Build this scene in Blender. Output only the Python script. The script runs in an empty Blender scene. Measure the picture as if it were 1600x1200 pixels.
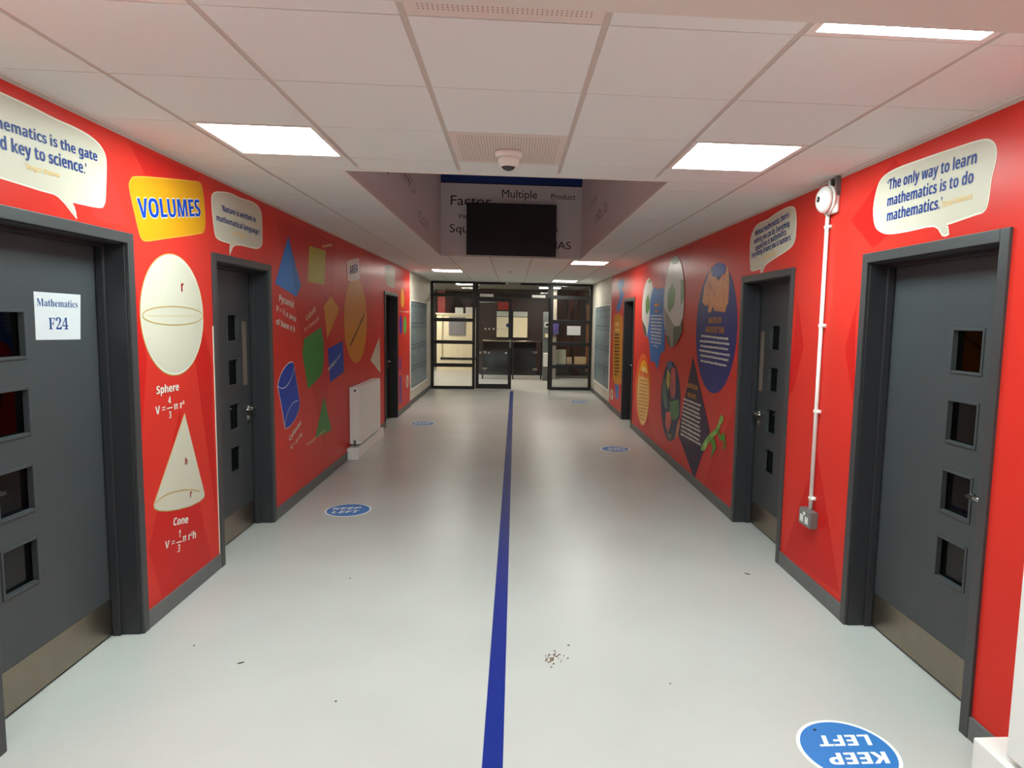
import bpy, bmesh, math, random
from mathutils import Vector, Matrix

# ------------------------------------------------------------------ camera, world, exposure
C = bpy.context.scene.collection
SC = bpy.context.scene
cam_data = bpy.data.cameras.new('camera')
cam = bpy.data.objects.new('camera', cam_data)
C.objects.link(cam)
cam_data.sensor_width = 36.0
cam_data.lens = 36.0 * 1022.68 / 1600.0
cam_data.shift_x = -68.32 / 1600.0
cam_data.shift_y = 0.5 / 1600.0
cam_data.clip_start = 0.02
CR = Vector((0.99765675, -0.06551159, 0.01972928))
CU = Vector((-0.01323303, 0.09815444, 0.99508321))
CF = Vector((0.067126, 0.99301256, -0.09705752))
cam.matrix_world = Matrix(((CR.x, CU.x, -CF.x, 0.033), (CR.y, CU.y, -CF.y, 0.0), (CR.z, CU.z, -CF.z, 1.70), (0, 0, 0, 1)))
SC.camera = cam
world = bpy.data.worlds.new('world')
world.use_nodes = True
world.node_tree.nodes['Background'].inputs[0].default_value = (0.0, 0.0, 0.0, 1)
world.node_tree.nodes['Background'].inputs[1].default_value = 0.0
SC.world = world
SC.view_settings.view_transform = 'Standard'
SC.view_settings.look = 'None'
SC.view_settings.gamma = 1.0
SC.view_settings.use_curve_mapping = False
SC.view_settings.exposure = 0.0
LIGHT = 43.0            # radiance of the ceiling panels
LIGHT_FAR = 30.0

# ------------------------------------------------------------------ constants of the corridor (metres)
XL, XR, H = -1.908, 1.958, 2.5875
YA = 2.054                      # a cross joint of the ceiling grid
YG = 15.95                      # glazed screen
WELL = (-1.0, 1.0, 4.17, 9.53)
COLS = [-1.5, -0.9, -0.3, 0.3, 0.9, 1.5]

# measured outlines and baselines on the walls: (distance along the corridor, height)
D={
 'bubA':[(2.697,2.512),(2.847,2.51),(3.002,2.503),(3.116,2.503),(3.223,2.494),(3.295,2.472),(3.331,2.435),(3.333,2.374),(3.317,2.246),(3.303,2.207),(3.265,2.188),(3.076,2.18),(3.105,2.111),(2.994,2.186),(2.885,2.193),(2.739,2.191),(2.672,2.194)],
 'bubA1':((2.703,2.38),(3.267,2.395),0.043),
 'bubA2':((2.737,2.306),(3.186,2.319),0.05),
 'bubA3':((2.809,2.259),(3.001,2.264),0.022),
 'vol':[(3.522,2.327),(3.541,2.37),(3.593,2.394),(3.834,2.437),(4.166,2.49),(4.28,2.503),(4.316,2.469),(4.338,2.364),(4.338,2.267),(4.319,2.216),(4.258,2.192),(3.906,2.124),(3.674,2.079),(3.621,2.081),(3.596,2.109),(3.559,2.211)],
 'vol1':((3.594,2.186),(4.275,2.299),0.1),
 'sph':(3.921,1.687,0.346,0.342),
 'sphq':(3.924,1.684,0.337,0.053),
 'sphr':((3.997,1.825),(4.034,1.827),0.049),
 'sph1':((3.697,1.255),(3.937,1.251),0.044),
 'sph2':((3.678,1.144),(3.781,1.145),0.044),
 'sph3':((3.809,1.187),(3.847,1.186),0.04),
 'sph4':((3.811,1.104),(3.845,1.102),0.039),
 'sphbar':((3.798,1.162),(3.856,1.161),0.004),
 'sph5':((3.874,1.145),(3.993,1.143),0.042),
 'cone':[(3.996,1.103),(3.628,0.653),(3.634,0.634),(3.677,0.61),(3.757,0.584),(3.893,0.555),(4.022,0.536),(4.14,0.53),(4.203,0.54),(4.21,0.558)],
 'coneq':(3.919,0.608,0.292,0.056),
 'conearc':[(3.636,0.659),(3.681,0.672),(3.763,0.676),(3.866,0.667),(3.973,0.648),(4.086,0.616),(4.174,0.58)],
 'coneh':((3.969,0.802),(4.002,0.797),0.044),
 'coner':((4.012,0.591),(4.045,0.585),0.035),
 'cone1':((3.817,0.477),(3.987,0.441),0.044),
 'cone2':((3.718,0.374),(3.822,0.358),0.042),
 'cone3':((3.863,0.39),(3.899,0.383),0.044),
 'cone4':((3.847,0.307),(3.886,0.299),0.044),
 'conebar':((3.847,0.365),(3.906,0.354),0.003),
 'cone5':((3.915,0.347),(4.075,0.318),0.044),
 'bubB':[(4.441,2.423),(4.477,2.475),(4.577,2.501),(4.734,2.52),(4.882,2.517),(5.125,2.528),(5.254,2.5),(5.286,2.437),(5.286,2.284),(5.26,2.23),(5.147,2.198),(4.793,2.186),(4.689,2.107),(4.705,2.184),(4.522,2.192),(4.47,2.236)],
 'bubB1':((4.575,2.381),(5.159,2.39),0.04),
 'bubB2':((4.497,2.307),(5.233,2.307),0.039),
 'bubB3':((4.752,2.247),(4.971,2.254),0.022),
 'pyr':[(5.884,2.377),(5.546,1.956),(6.073,1.865),(6.208,1.973)],
 'pyr1':((5.624,1.814),(5.985,1.764),0.057),
 'pyr2':((5.548,1.734),(6.034,1.641),0.051),
 'pyr3':((5.542,1.625),(5.999,1.552),0.051),
 'para':[(6.477,2.362),(7.027,2.371),(6.954,2.021),(6.403,2.019)],
 'para1':((6.904,2.393),(7.267,2.447),0.028),
 'cub1':((6.34,1.646),(6.634,1.744),0.052),
 'cub2':((6.285,1.54),(6.741,1.656),0.045),
 'cub':[(6.823,1.585),(6.261,1.482),(6.212,1.342),(6.267,1.216),(6.359,0.999),(6.823,1.104),(6.904,1.237),(6.899,1.428)],
 'kite':[(7.198,1.913),(7.53,1.779),(7.043,1.459),(6.933,1.798)],
 'circ':(8.331,1.652,0.593,0.53),
 'circ1':((8.016,1.339),(8.787,1.717),0.034),
 'area':[(7.875,2.334),(7.928,2.354),(8.474,2.434),(8.51,2.42),(8.538,2.179),(8.492,2.159),(7.97,2.115),(7.918,2.125)],
 'area1':((8.02,2.193),(8.429,2.255),0.101),
 'bpar':[(7.053,1.357),(7.664,1.417),(7.71,1.063),(7.125,0.99)],
 'bpar1':((7.052,1.115),(7.552,1.244),0.041),
 'wtri':[(9.751,1.41),(9.128,1.104),(9.805,0.877)],
 'bubC':[(10.2,2.438),(10.311,2.488),(10.837,2.509),(11.024,2.456),(11.019,2.264),(10.916,2.18),(10.415,2.199),(10.249,2.243)],
 'cyl':[(5.555,1.111),(5.608,1.179),(5.706,1.241),(5.83,1.28),(5.928,1.284),(5.967,1.259),(6.023,1.117),(6.067,1.011),(6.101,0.918),(6.085,0.85),(5.985,0.781),(5.852,0.737),(5.752,0.729),(5.704,0.749),(5.637,0.928)],
 'cylt':[(5.555,1.111),(5.629,1.085),(5.748,1.088),(5.857,1.132),(5.945,1.198),(5.967,1.259)],
 'cylb':[(5.694,0.755),(5.733,0.819),(5.825,0.891),(5.956,0.93),(6.101,0.924)],
 'cyl1':((5.808,0.599),(6.148,0.705),0.043),
 'cyl2':((5.839,0.512),(6.15,0.587),0.04),
 'gtri':[(6.885,0.871),(7.154,0.469),(6.567,0.492)],
 'gtri1':((6.287,0.462),(6.892,0.499),0.027),
 'oell':(11.782,2.04,0.176,0.174),
 'wline':[(11.447,1.806),(12.507,1.809),(12.507,1.798),(11.447,1.796)],
 'bblob':(11.585,1.57,0.142,0.168),
 'gblob':(12.028,1.558,0.169,0.163),
 'pblob':[(11.425,0.705),(11.667,0.672),(11.658,0.192),(11.415,0.186)],
 'wblob':(12.294,0.514,0.13,0.124),
 'vblob':(11.514,0.89,0.113,0.12),
 'sign':[(3.018,1.781),(3.329,1.778),(3.312,1.564),(3.016,1.57)],
 'sign1':((3.032,1.719),(3.304,1.715),0.033),
 'sign2':((3.099,1.615),(3.23,1.613),0.054),
 'bubR':[(3.442,2.246),(3.465,2.328),(3.448,2.414),(3.405,2.472),(3.282,2.494),(3.025,2.49),(2.804,2.482),(2.698,2.477),(2.635,2.467),(2.597,2.442),(2.581,2.409),(2.582,2.368),(2.598,2.304),(2.606,2.212),(2.626,2.182),(2.676,2.177),(2.85,2.162),(2.835,2.115),(2.874,2.118),(2.94,2.168),(3.136,2.172),(3.301,2.18),(3.392,2.206)],
 'bubR1':((3.343,2.402),(2.688,2.388),0.053),
 'bubR2':((3.333,2.319),(2.698,2.311),0.053),
 'bubR3':((3.328,2.243),(2.893,2.238),0.053),
 'bubR4':((2.889,2.241),(2.694,2.244),0.027),
 'bubS':[(5.296,2.271),(5.298,2.391),(5.192,2.479),(4.953,2.493),(4.755,2.517),(4.571,2.521),(4.48,2.498),(4.448,2.432),(4.442,2.331),(4.467,2.262),(4.586,2.224),(4.791,2.191),(4.951,2.157),(5.009,2.11),(5.052,2.108),(5.034,2.139),(5.239,2.133),(5.279,2.184)],
 'bubS1':((5.204,2.397),(4.555,2.452),0.044),
 'bubS2':((5.21,2.339),(4.543,2.388),0.044),
 'bubS3':((5.175,2.281),(4.583,2.339),0.044),
 'bubS4':((5.252,2.23),(4.495,2.292),0.044),
 'bubS5':((4.986,2.2),(4.744,2.22),0.023),
 'navy':(6.152,1.652,0.631,0.617),
 'sky':[(6.37,2.239),(6.426,2.172),(6.546,2.067),(6.59,1.915),(6.473,1.872),(6.385,1.884),(6.383,1.812),(6.286,1.804),(6.232,1.874),(6.191,1.822),(6.04,1.814),(5.865,1.806),(5.827,1.859),(5.785,1.894),(5.783,2.094),(5.827,2.203),(5.886,2.226),(5.911,2.138),(5.974,2.185),(6.013,2.133),(6.1,2.101),(6.189,2.156),(6.271,2.149),(6.333,2.192)],
 'skyc':(6.102,2.202,0.222,0.06),
 'navy1':((6.337,1.701),(5.962,1.709),0.054),
 'navy2':((6.427,1.614),(5.857,1.613),0.056),
 'navyb0':((6.576,1.567),(5.74,1.557),0.021),
 'navyb1':((6.618,1.512),(5.691,1.513),0.022),
 'navyb2':((6.586,1.464),(5.722,1.465),0.021),
 'navyb3':((6.629,1.416),(5.677,1.415),0.021),
 'navyb4':((6.585,1.368),(5.708,1.37),0.021),
 'navyb5':((6.557,1.313),(5.749,1.318),0.021),
 'ballA':(7.796,1.948,0.498,0.54),
 'ballB':(9.302,1.904,0.41,0.418),
 'ballA_g':[(7.889,2.177),(8.082,2.077),(8.053,1.886),(7.974,1.829),(7.758,1.902),(7.704,2.061)],
 'ballA_d':[(7.72,1.655),(7.426,1.668),(7.358,1.751),(7.317,1.608),(7.482,1.49),(7.728,1.411)],
 'ballA_t':[(8.013,2.448),(7.855,2.396),(7.659,2.391),(7.582,2.431),(7.758,2.479),(7.936,2.485)],
 'ballA_e':[(7.485,2.196),(7.344,2.188),(7.312,1.974),(7.42,1.895)],
 'ballA_l':[(8.121,1.548),(8.009,1.45),(7.815,1.397),(7.928,1.531)],
 'ballB_g':[(9.316,2.102),(9.462,2.016),(9.435,1.846),(9.333,1.812),(9.171,1.894),(9.189,2.008)],
 'ballB_d':[(9.662,1.728),(9.398,1.624),(9.278,1.477),(9.481,1.53),(9.61,1.621)],
 'ballB_t':[(9.346,2.283),(9.228,2.244),(9.099,2.275),(9.195,2.306)],
 'splash':[(8.945,2.177),(8.69,2.138),(8.458,2.156),(8.228,2.109),(8.15,1.84),(8.186,1.606),(8.169,1.354),(8.398,1.283),(8.47,1.148),(8.579,1.078),(8.716,1.167),(8.972,1.16),(9.134,1.441),(9.265,1.513),(9.143,1.778),(9.135,2.001)],
 'splb0':((9.05,1.785),(8.347,1.779),0.021),
 'splb1':((9.055,1.74),(8.35,1.735),0.021),
 'splb2':((9.06,1.695),(8.353,1.69),0.021),
 'splb3':((9.028,1.65),(8.356,1.645),0.021),
 'splb4':((9.033,1.604),(8.36,1.601),0.022),
 'splb5':((9.038,1.559),(8.363,1.556),0.021),
 'splb6':((9.007,1.514),(8.366,1.511),0.022),
 'splb7':((9.011,1.469),(8.37,1.466),0.021),
 'splb8':((9.016,1.423),(8.373,1.421),0.022),
 'splb9':((8.839,1.385),(8.545,1.368),0.021),
 'spl1':((8.866,1.916),(8.545,1.913),0.046),
 'spl2':((8.813,1.836),(8.618,1.831),0.04),
 'splfar':[(12.154,2.43),(11.78,2.444),(11.495,2.45),(11.407,2.342),(11.602,2.258),(11.341,2.201),(11.497,2.068),(11.688,1.931),(12.051,1.863),(12.152,1.988),(11.866,2.102),(11.813,2.22),(12.058,2.327)],
 'pill':[(12.433,1.766),(12.203,1.835),(11.744,1.836),(11.474,1.776),(11.406,1.555),(11.372,1.206),(11.352,0.856),(11.385,0.641),(11.619,0.566),(12.046,0.541),(12.351,0.6),(12.43,1.029),(12.441,1.538)],
 'pillb0':((12.26,1.446),(11.72,1.454),0.03),
 'pillb1':((12.249,1.384),(11.709,1.394),0.03),
 'pillb2':((12.237,1.321),(11.698,1.335),0.03),
 'pillb3':((12.226,1.259),(11.687,1.275),0.03),
 'pillb4':((12.214,1.197),(11.677,1.216),0.03),
 'pillb5':((12.203,1.135),(11.666,1.156),0.03),
 'pillb6':((12.191,1.073),(11.655,1.097),0.03),
 'pillb7':((12.18,1.011),(11.645,1.038),0.03),
 'pillb8':((12.169,0.949),(11.634,0.978),0.03),
 'pillb9':((12.157,0.887),(11.623,0.919),0.03),
 'pillb10':((12.146,0.825),(11.613,0.86),0.03),
 'pillb11':((12.135,0.763),(11.602,0.801),0.03),
 'pillb12':((12.123,0.702),(11.843,0.72),0.029),
 'pill1':((12.213,1.629),(11.78,1.626),0.07),
 'pill2':((12.195,1.53),(11.763,1.53),0.054),
 'bstrip':[(12.078,0.54),(11.649,0.565),(11.66,0.298),(11.921,0.291)],
 'badge':(12.451,0.305,0.202,0.106),
 'ofood':(9.49,0.707,0.547,0.533),
 'ofood2':(9.434,0.672,0.444,0.482),
 'ofb0':((9.692,0.827),(9.103,0.855),0.026),
 'ofb1':((9.704,0.773),(9.095,0.807),0.026),
 'ofb2':((9.715,0.72),(9.087,0.758),0.025),
 'ofb3':((9.727,0.666),(9.079,0.71),0.026),
 'ofb4':((9.739,0.612),(9.071,0.661),0.026),
 'ofb5':((9.751,0.557),(9.063,0.613),0.026),
 'ofb6':((9.763,0.503),(9.055,0.565),0.026),
 'ofb7':((9.734,0.454),(9.048,0.517),0.026),
 'ofb8':((9.705,0.405),(9.094,0.461),0.025),
 'ofb9':((9.676,0.356),(9.14,0.405),0.026),
 'ofb10':((9.647,0.307),(9.187,0.348),0.026),
 'ofb11':((9.618,0.259),(9.235,0.29),0.026),
 'of1':((9.724,0.898),(9.139,0.91),0.1),
 'parrot':(7.79,0.752,0.491,0.486),
 'ballA_m':[(8.263,1.89),(8.09,1.82),(8.04,1.802),(7.699,1.66),(7.728,1.417),(7.838,1.398),(8.009,1.45),(8.167,1.593)],
 'pa_b':[(8.051,1.196),(7.844,1.242),(7.728,1.175),(7.935,1.124)],
 'pa_y':[(7.979,1.128),(7.85,1.081),(7.789,0.957),(7.908,0.873),(8.03,0.978)],
 'pa_r':[(7.775,1.172),(7.589,1.158),(7.551,0.981),(7.591,0.802),(7.748,0.804),(7.826,0.968)],
 'pa_g':[(7.827,0.737),(7.385,0.82),(7.329,0.664),(7.553,0.548),(7.744,0.59)],
 'pa_s':[(7.988,0.584),(7.774,0.629),(7.676,0.529),(7.817,0.362),(7.988,0.421)],
 'pa_o':[(7.938,0.341),(7.639,0.364),(7.708,0.273)],
 'pa_e':[(7.342,0.608),(7.287,0.522),(7.433,0.345),(7.473,0.393)],
 'pa_t':[(8.18,0.994),(8.049,0.976),(7.96,0.809),(7.903,0.64),(8.074,0.647),(8.197,0.812)],
 'dia':[(6.858,1.347),(6.158,0.658),(6.621,0.076),(7.358,0.428)],
 'dia1':((7.047,0.999),(6.642,1.008),0.049),
 'dia2':((7.006,0.903),(6.676,0.907),0.049),
 'diab0':((7.166,0.847),(6.499,0.857),0.022),
 'diab1':((7.173,0.802),(6.511,0.811),0.022),
 'diab2':((7.181,0.757),(6.524,0.765),0.023),
 'diab3':((7.189,0.713),(6.48,0.726),0.022),
 'diab4':((7.197,0.668),(6.492,0.68),0.022),
 'diab5':((7.205,0.622),(6.505,0.633),0.023),
 'diab6':((7.212,0.577),(6.461,0.596),0.022),
 'diab7':((7.22,0.531),(6.473,0.549),0.023),
 'diab8':((7.228,0.486),(6.486,0.502),0.022),
 'diab9':((7.236,0.44),(6.442,0.466),0.022),
 'mant_body':[(6.417,0.422),(6.409,0.464),(6.284,0.556),(6.163,0.631),(5.985,0.713),(5.888,0.791),(5.836,0.781),(5.868,0.732),(5.94,0.676),(6.074,0.607),(6.231,0.499),(6.291,0.444)],
 'mant_head':[(5.888,0.785),(5.87,0.832),(5.855,0.862),(5.822,0.872),(5.77,0.855),(5.75,0.844),(5.777,0.825),(5.753,0.816),(5.801,0.802),(5.836,0.779)],
 'mant_arm':[(5.932,0.703),(5.886,0.721),(5.82,0.666),(5.769,0.709),(5.714,0.718),(5.686,0.654),(5.723,0.651),(5.797,0.637),(5.843,0.637)],
 'mant_leg':[(6.075,0.614),(6.022,0.621),(5.968,0.589),(5.94,0.537),(5.995,0.488),(6.119,0.384),(6.055,0.475),(6.042,0.529),(6.119,0.567)],
 'mant_shin':[(5.739,0.656),(5.717,0.66),(5.703,0.565),(5.725,0.561)],
 'mant_shin2':[(5.702,0.663),(5.684,0.666),(5.657,0.581),(5.676,0.583)],
 'fL0':[(3.619,1.828),(3.584,2.315),(4.197,2.658),(4.43,2.355)],
 'fL1':[(3.944,1.136),(3.558,0.424),(3.678,0.009),(4.274,0.08)],
 'fL2':[(4.288,1.579),(4.365,1.412),(4.369,0.393),(4.095,1.659)],
 'fL3':[(3.241,2.12),(3.497,2.135),(3.338,2.447),(3.122,2.339)],
 'fR0':[(4.345,1.865),(4.219,1.567),(4.337,1.256),(4.435,1.2)],
 'fR1':[(3.573,1.843),(3.681,1.57),(3.532,1.234),(3.58,1.736)],
 'fR2':[(3.943,0.913),(4.343,0.07),(3.564,0.145)],
 'fR3':[(2.452,2.117),(2.416,2.219),(2.444,2.461),(2.719,2.434)],
 'fR4':[(3.423,2.21),(3.356,2.397),(3.733,2.576),(3.838,2.228)],
}

# ------------------------------------------------------------------ materials
def lin(c):
    return tuple(((v / 255.0) / 12.92 if v / 255.0 <= 0.04045 else ((v / 255.0 + 0.055) / 1.055) ** 2.4) for v in c)

MATS = {}
def mat(name, rgb, rough=0.5, spec=0.5, metal=0.0, noise=0.0, nscale=40.0, bump=0.0, coat=0.0):
    if name in MATS: return MATS[name]
    m = bpy.data.materials.new(name)
    m.use_nodes = True
    nt = m.node_tree
    b = nt.nodes['Principled BSDF']
    col = lin(rgb) + (1.0,)
    b.inputs['Base Color'].default_value = col
    b.inputs['Roughness'].default_value = rough
    b.inputs['Specular IOR Level'].default_value = spec
    b.inputs['Metallic'].default_value = metal
    b.inputs['Coat Weight'].default_value = coat
    tc = nt.nodes.new('ShaderNodeTexCoord')
    n = nt.nodes.new('ShaderNodeTexNoise')
    n.inputs['Scale'].default_value = nscale
    n.inputs['Detail'].default_value = 4.0
    nt.links.new(tc.outputs['Object'], n.inputs['Vector'])
    if noise:
        mix = nt.nodes.new('ShaderNodeMix'); mix.data_type = 'RGBA'
        mix.inputs[6].default_value = tuple(v * (1 - noise) for v in col[:3]) + (1,)
        mix.inputs[7].default_value = tuple(min(1, v * (1 + noise)) for v in col[:3]) + (1,)
        nt.links.new(n.outputs['Fac'], mix.inputs[0])
        nt.links.new(mix.outputs[2], b.inputs['Base Color'])
    if bump:
        bp = nt.nodes.new('ShaderNodeBump')
        bp.inputs['Strength'].default_value = bump
        bp.inputs['Distance'].default_value = 0.002
        nt.links.new(n.outputs['Fac'], bp.inputs['Height'])
        nt.links.new(bp.outputs['Normal'], b.inputs['Normal'])
    MATS[name] = m
    return m

def emit(name, rgb, s):
    m = bpy.data.materials.new(name); m.use_nodes = True
    nt = m.node_tree
    b = nt.nodes['Principled BSDF']
    b.inputs['Base Color'].default_value = (0.8, 0.8, 0.8, 1)
    b.inputs['Emission Color'].default_value = tuple(rgb) + (1,)
    b.inputs['Emission Strength'].default_value = s
    MATS[name] = m
    return m

def glass(name, tint=(0.9, 0.92, 0.92), refl=1.0):
    m = bpy.data.materials.new(name); m.use_nodes = True
    nt = m.node_tree
    for n in list(nt.nodes): nt.nodes.remove(n)
    out = nt.nodes.new('ShaderNodeOutputMaterial')
    tr = nt.nodes.new('ShaderNodeBsdfTransparent'); tr.inputs[0].default_value = tuple(tint) + (1,)
    gl = nt.nodes.new('ShaderNodeBsdfGlossy'); gl.inputs['Roughness'].default_value = 0.03
    fr = nt.nodes.new('ShaderNodeFresnel'); fr.inputs['IOR'].default_value = 1.5
    mx = nt.nodes.new('ShaderNodeMixShader')
    nt.links.new(fr.outputs[0], mx.inputs[0]); nt.links.new(tr.outputs[0], mx.inputs[1]); nt.links.new(gl.outputs[0], mx.inputs[2])
    nt.links.new(mx.outputs[0], out.inputs[0])
    MATS[name] = m
    return m

def patches(name, colours, scale, rough=0.4, seed=0.0, kind='noise'):
    """printed picture: hard-edged colour patches"""
    m = bpy.data.materials.new(name); m.use_nodes = True
    nt = m.node_tree; b = nt.nodes['Principled BSDF']; b.inputs['Roughness'].default_value = rough
    tc = nt.nodes.new('ShaderNodeTexCoord'); mp = nt.nodes.new('ShaderNodeMapping')
    mp.inputs['Location'].default_value = (seed, seed * 1.7, seed * .6)
    nt.links.new(tc.outputs['Object'], mp.inputs[0])
    n = nt.nodes.new('ShaderNodeTexNoise'); n.inputs['Scale'].default_value = scale; n.inputs['Detail'].default_value = 3
    r = nt.nodes.new('ShaderNodeValToRGB'); r.color_ramp.interpolation = 'LINEAR'
    k = len(colours)
    while len(r.color_ramp.elements) < k: r.color_ramp.elements.new(0.5)
    for i, c in enumerate(colours):
        r.color_ramp.elements[i].position = 0.32 + 0.36 * i / max(1, k - 1)
        r.color_ramp.elements[i].color = lin(c) + (1,)
    nt.links.new(mp.outputs[0], n.inputs['Vector']); nt.links.new(n.outputs['Fac'], r.inputs[0]); nt.links.new(r.outputs[0], b.inputs['Base Color'])
    MATS[name] = m
    return m

RED = mat('red_wall_print', (209, 50, 40), 0.34, 0.1, noise=0.03, nscale=3, bump=0.02)
RED_D = mat('darker_red_print', (197, 33, 29), 0.34, 0.1)
RED_L = mat('lighter_red_print', (216, 54, 47), 0.34, 0.1)
WALLW = mat('white_wall_paint', (206, 198, 184), 0.6, 0.4, noise=0.02, nscale=5)
TILE = mat('ceiling_tile', (231, 237, 235), 0.9, 0.2, noise=0.03, nscale=300)
TBAR = mat('ceiling_bar', (205, 196, 188), 0.7, 0.3)
GAP = mat('ceiling_gap', (70, 62, 60), 0.9, 0.1)
PERF = mat('perforation_hole', (60, 52, 48), 0.9, 0.1)
BEAMM = mat('painted_beam', (222, 220, 212), 0.8, 0.2, noise=0.02, nscale=6)
WHITE = mat('white_enamel', (238, 236, 230), 0.4, 0.5)
WPLAS = mat('white_plastic', (240, 238, 232), 0.35, 0.5)
SKIRT = mat('grey_skirting', (98, 97, 96), 0.5, 0.4, noise=0.1, nscale=25)
FRAME = mat('grey_door_frame', (60, 58, 59), 0.42, 0.5, noise=0.06, nscale=12)
LINING = mat('grey_door_lining', (46, 46, 49), 0.42, 0.5, noise=0.06, nscale=12)
LEAF = mat('grey_door_leaf', (62, 64, 66), 0.45, 0.4, noise=0.05, nscale=6)
LEAFK = mat('charcoal_door_leaf', (34, 33, 35), 0.45, 0.5)
STEEL = mat('brushed_steel', (150, 138, 124), 0.36, 0.5, metal=1.0, noise=0.12, nscale=9)
CHROME = mat('satin_chrome', (215, 213, 208), 0.2, 0.5, metal=1.0)
SHADOW = mat('gap_black', (14, 14, 15), 0.8, 0.1)  # black for the shaded door gap, socket slots and well line
BLACK = mat('black_steel', (18, 18, 20), 0.4, 0.5)
SCREEN = mat('tv_screen', (30, 29, 32), 0.3, 0.5)
CREAM = mat('cream_print', (203, 193, 174), 0.4, 0.12)
CREAM2 = mat('pale_edge_print', (232, 226, 208), 0.4, 0.12)
GOLD = mat('gold_outline_print', (188, 150, 88), 0.4, 0.12)
GOLDT = mat('gold_lettering_print', (226, 190, 130), 0.4, 0.12)
OCHRE = mat('ochre_lettering_print', (212, 142, 40), 0.4, 0.12)
BLUET = mat('blue_lettering_print', (12, 46, 122), 0.45, 0.12)
REDT = mat('red_lettering_print', (150, 28, 28), 0.4, 0.12)
AMBER = mat('amber_print', (208, 142, 22), 0.36, 0.12)
WHITET = mat('white_lettering_print', (226, 220, 206), 0.4, 0.12)
PYR = mat('sky_blue_print', (36, 120, 205), 0.36, 0.12)
PYR2 = mat('deeper_sky_blue_print', (26, 96, 176), 0.36, 0.12)
OLIVE = mat('lime_print', (182, 168, 40), 0.36, 0.12)
GREEN = mat('green_print', (58, 132, 52), 0.36, 0.12)
GREEN2 = mat('deep_green_print', (44, 106, 44), 0.36, 0.12)
ORANGE = mat('orange_print', (214, 138, 36), 0.36, 0.12)
ORANGE2 = mat('red_orange_print', (236, 100, 36), 0.36, 0.12)
ROYAL = mat('royal_blue_print', (30, 62, 166), 0.36, 0.12)
NAVY = mat('navy_print', (44, 44, 118), 0.36, 0.12)
DUSK = mat('dusk_print', (52, 34, 62), 0.4, 0.12)
SPLASH = mat('splash_blue_print', (54, 112, 190), 0.36, 0.12)
BALL = mat('ball_white_print', (214, 212, 208), 0.3, 0.12)
BALLG = mat('ball_green_print', (104, 150, 76), 0.3, 0.12)
BALLD = mat('ball_dark_print', (84, 88, 72), 0.3, 0.12)
MANTIS = patches('mantis_green_print', [(74, 132, 30), (124, 176, 52), (160, 200, 84)], 9)
MANTISD = mat('mantis_shade_print', (78, 140, 40), 0.4, 0.12)
SKYLINE = patches('orange_skyline_print', [(190, 104, 44), (216, 130, 54), (226, 146, 70), (204, 116, 50)], 9)
FOODS = mat('warm_cream_print', (244, 206, 130), 0.4, 0.12)
BLACKT = mat('black_lettering_print', (40, 34, 38), 0.4, 0.12)
PAPER = mat('white_paper', (198, 196, 197), 0.7, 0.3)
INK = mat('navy_ink', (28, 60, 118), 0.6, 0.3)
TAPE = mat('blue_floor_tape', (16, 38, 126), 0.34, 0.5)
VINYL = mat('blue_floor_vinyl', (54, 120, 190), 0.4, 0.5)
VINYLW = mat('white_floor_vinyl', (246, 246, 244), 0.4, 0.5)
WELLW = mat('well_wall_paint', (232, 226, 228), 0.75, 0.3)
WELLT = mat('well_lettering', (46, 42, 50), 0.6, 0.3)
WELLB = mat('well_blue_band', (38, 62, 130), 0.6, 0.3)
LOCKER = mat('blue_grey_locker', (114, 130, 136), 0.38, 0.5, noise=0.05, nscale=8)
LOCKERD = mat('locker_shadow_slot', (30, 36, 40), 0.6, 0.3)
BROWN = mat('brown_panel', (56, 40, 33), 0.45, 0.5, noise=0.2, nscale=4)
CREAMW = mat('cream_board', (246, 232, 198), 0.6, 0.3)
GREYB = mat('grey_board', (140, 136, 140), 0.7, 0.3)
REDF = mat('red_panel', (170, 50, 44), 0.5, 0.4)
METALB = mat('socket_metal', (120, 118, 116), 0.4, 0.5, metal=0.3)
BROWNC = mat('brown_crumb', (120, 88, 66), 0.8, 0.2)
DARKC = mat('dark_bit', (62, 56, 50), 0.8, 0.2)
PANE = glass('clear_pane')
PANED = glass('dark_pane', (0.30, 0.31, 0.32))
LAMP = emit('lit_diffuser', (0.77, 1.0, 0.99), LIGHT)
LAMPB = emit('lit_lobby_diffuser', (1.0, 0.95, 0.82), 44.0)
LAMPF = emit('lit_far_diffuser', (0.96, 0.97, 0.87), LIGHT_FAR)
GREENL = emit('green_indicator', (0.25, 0.9, 0.35), 0.6)

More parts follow.
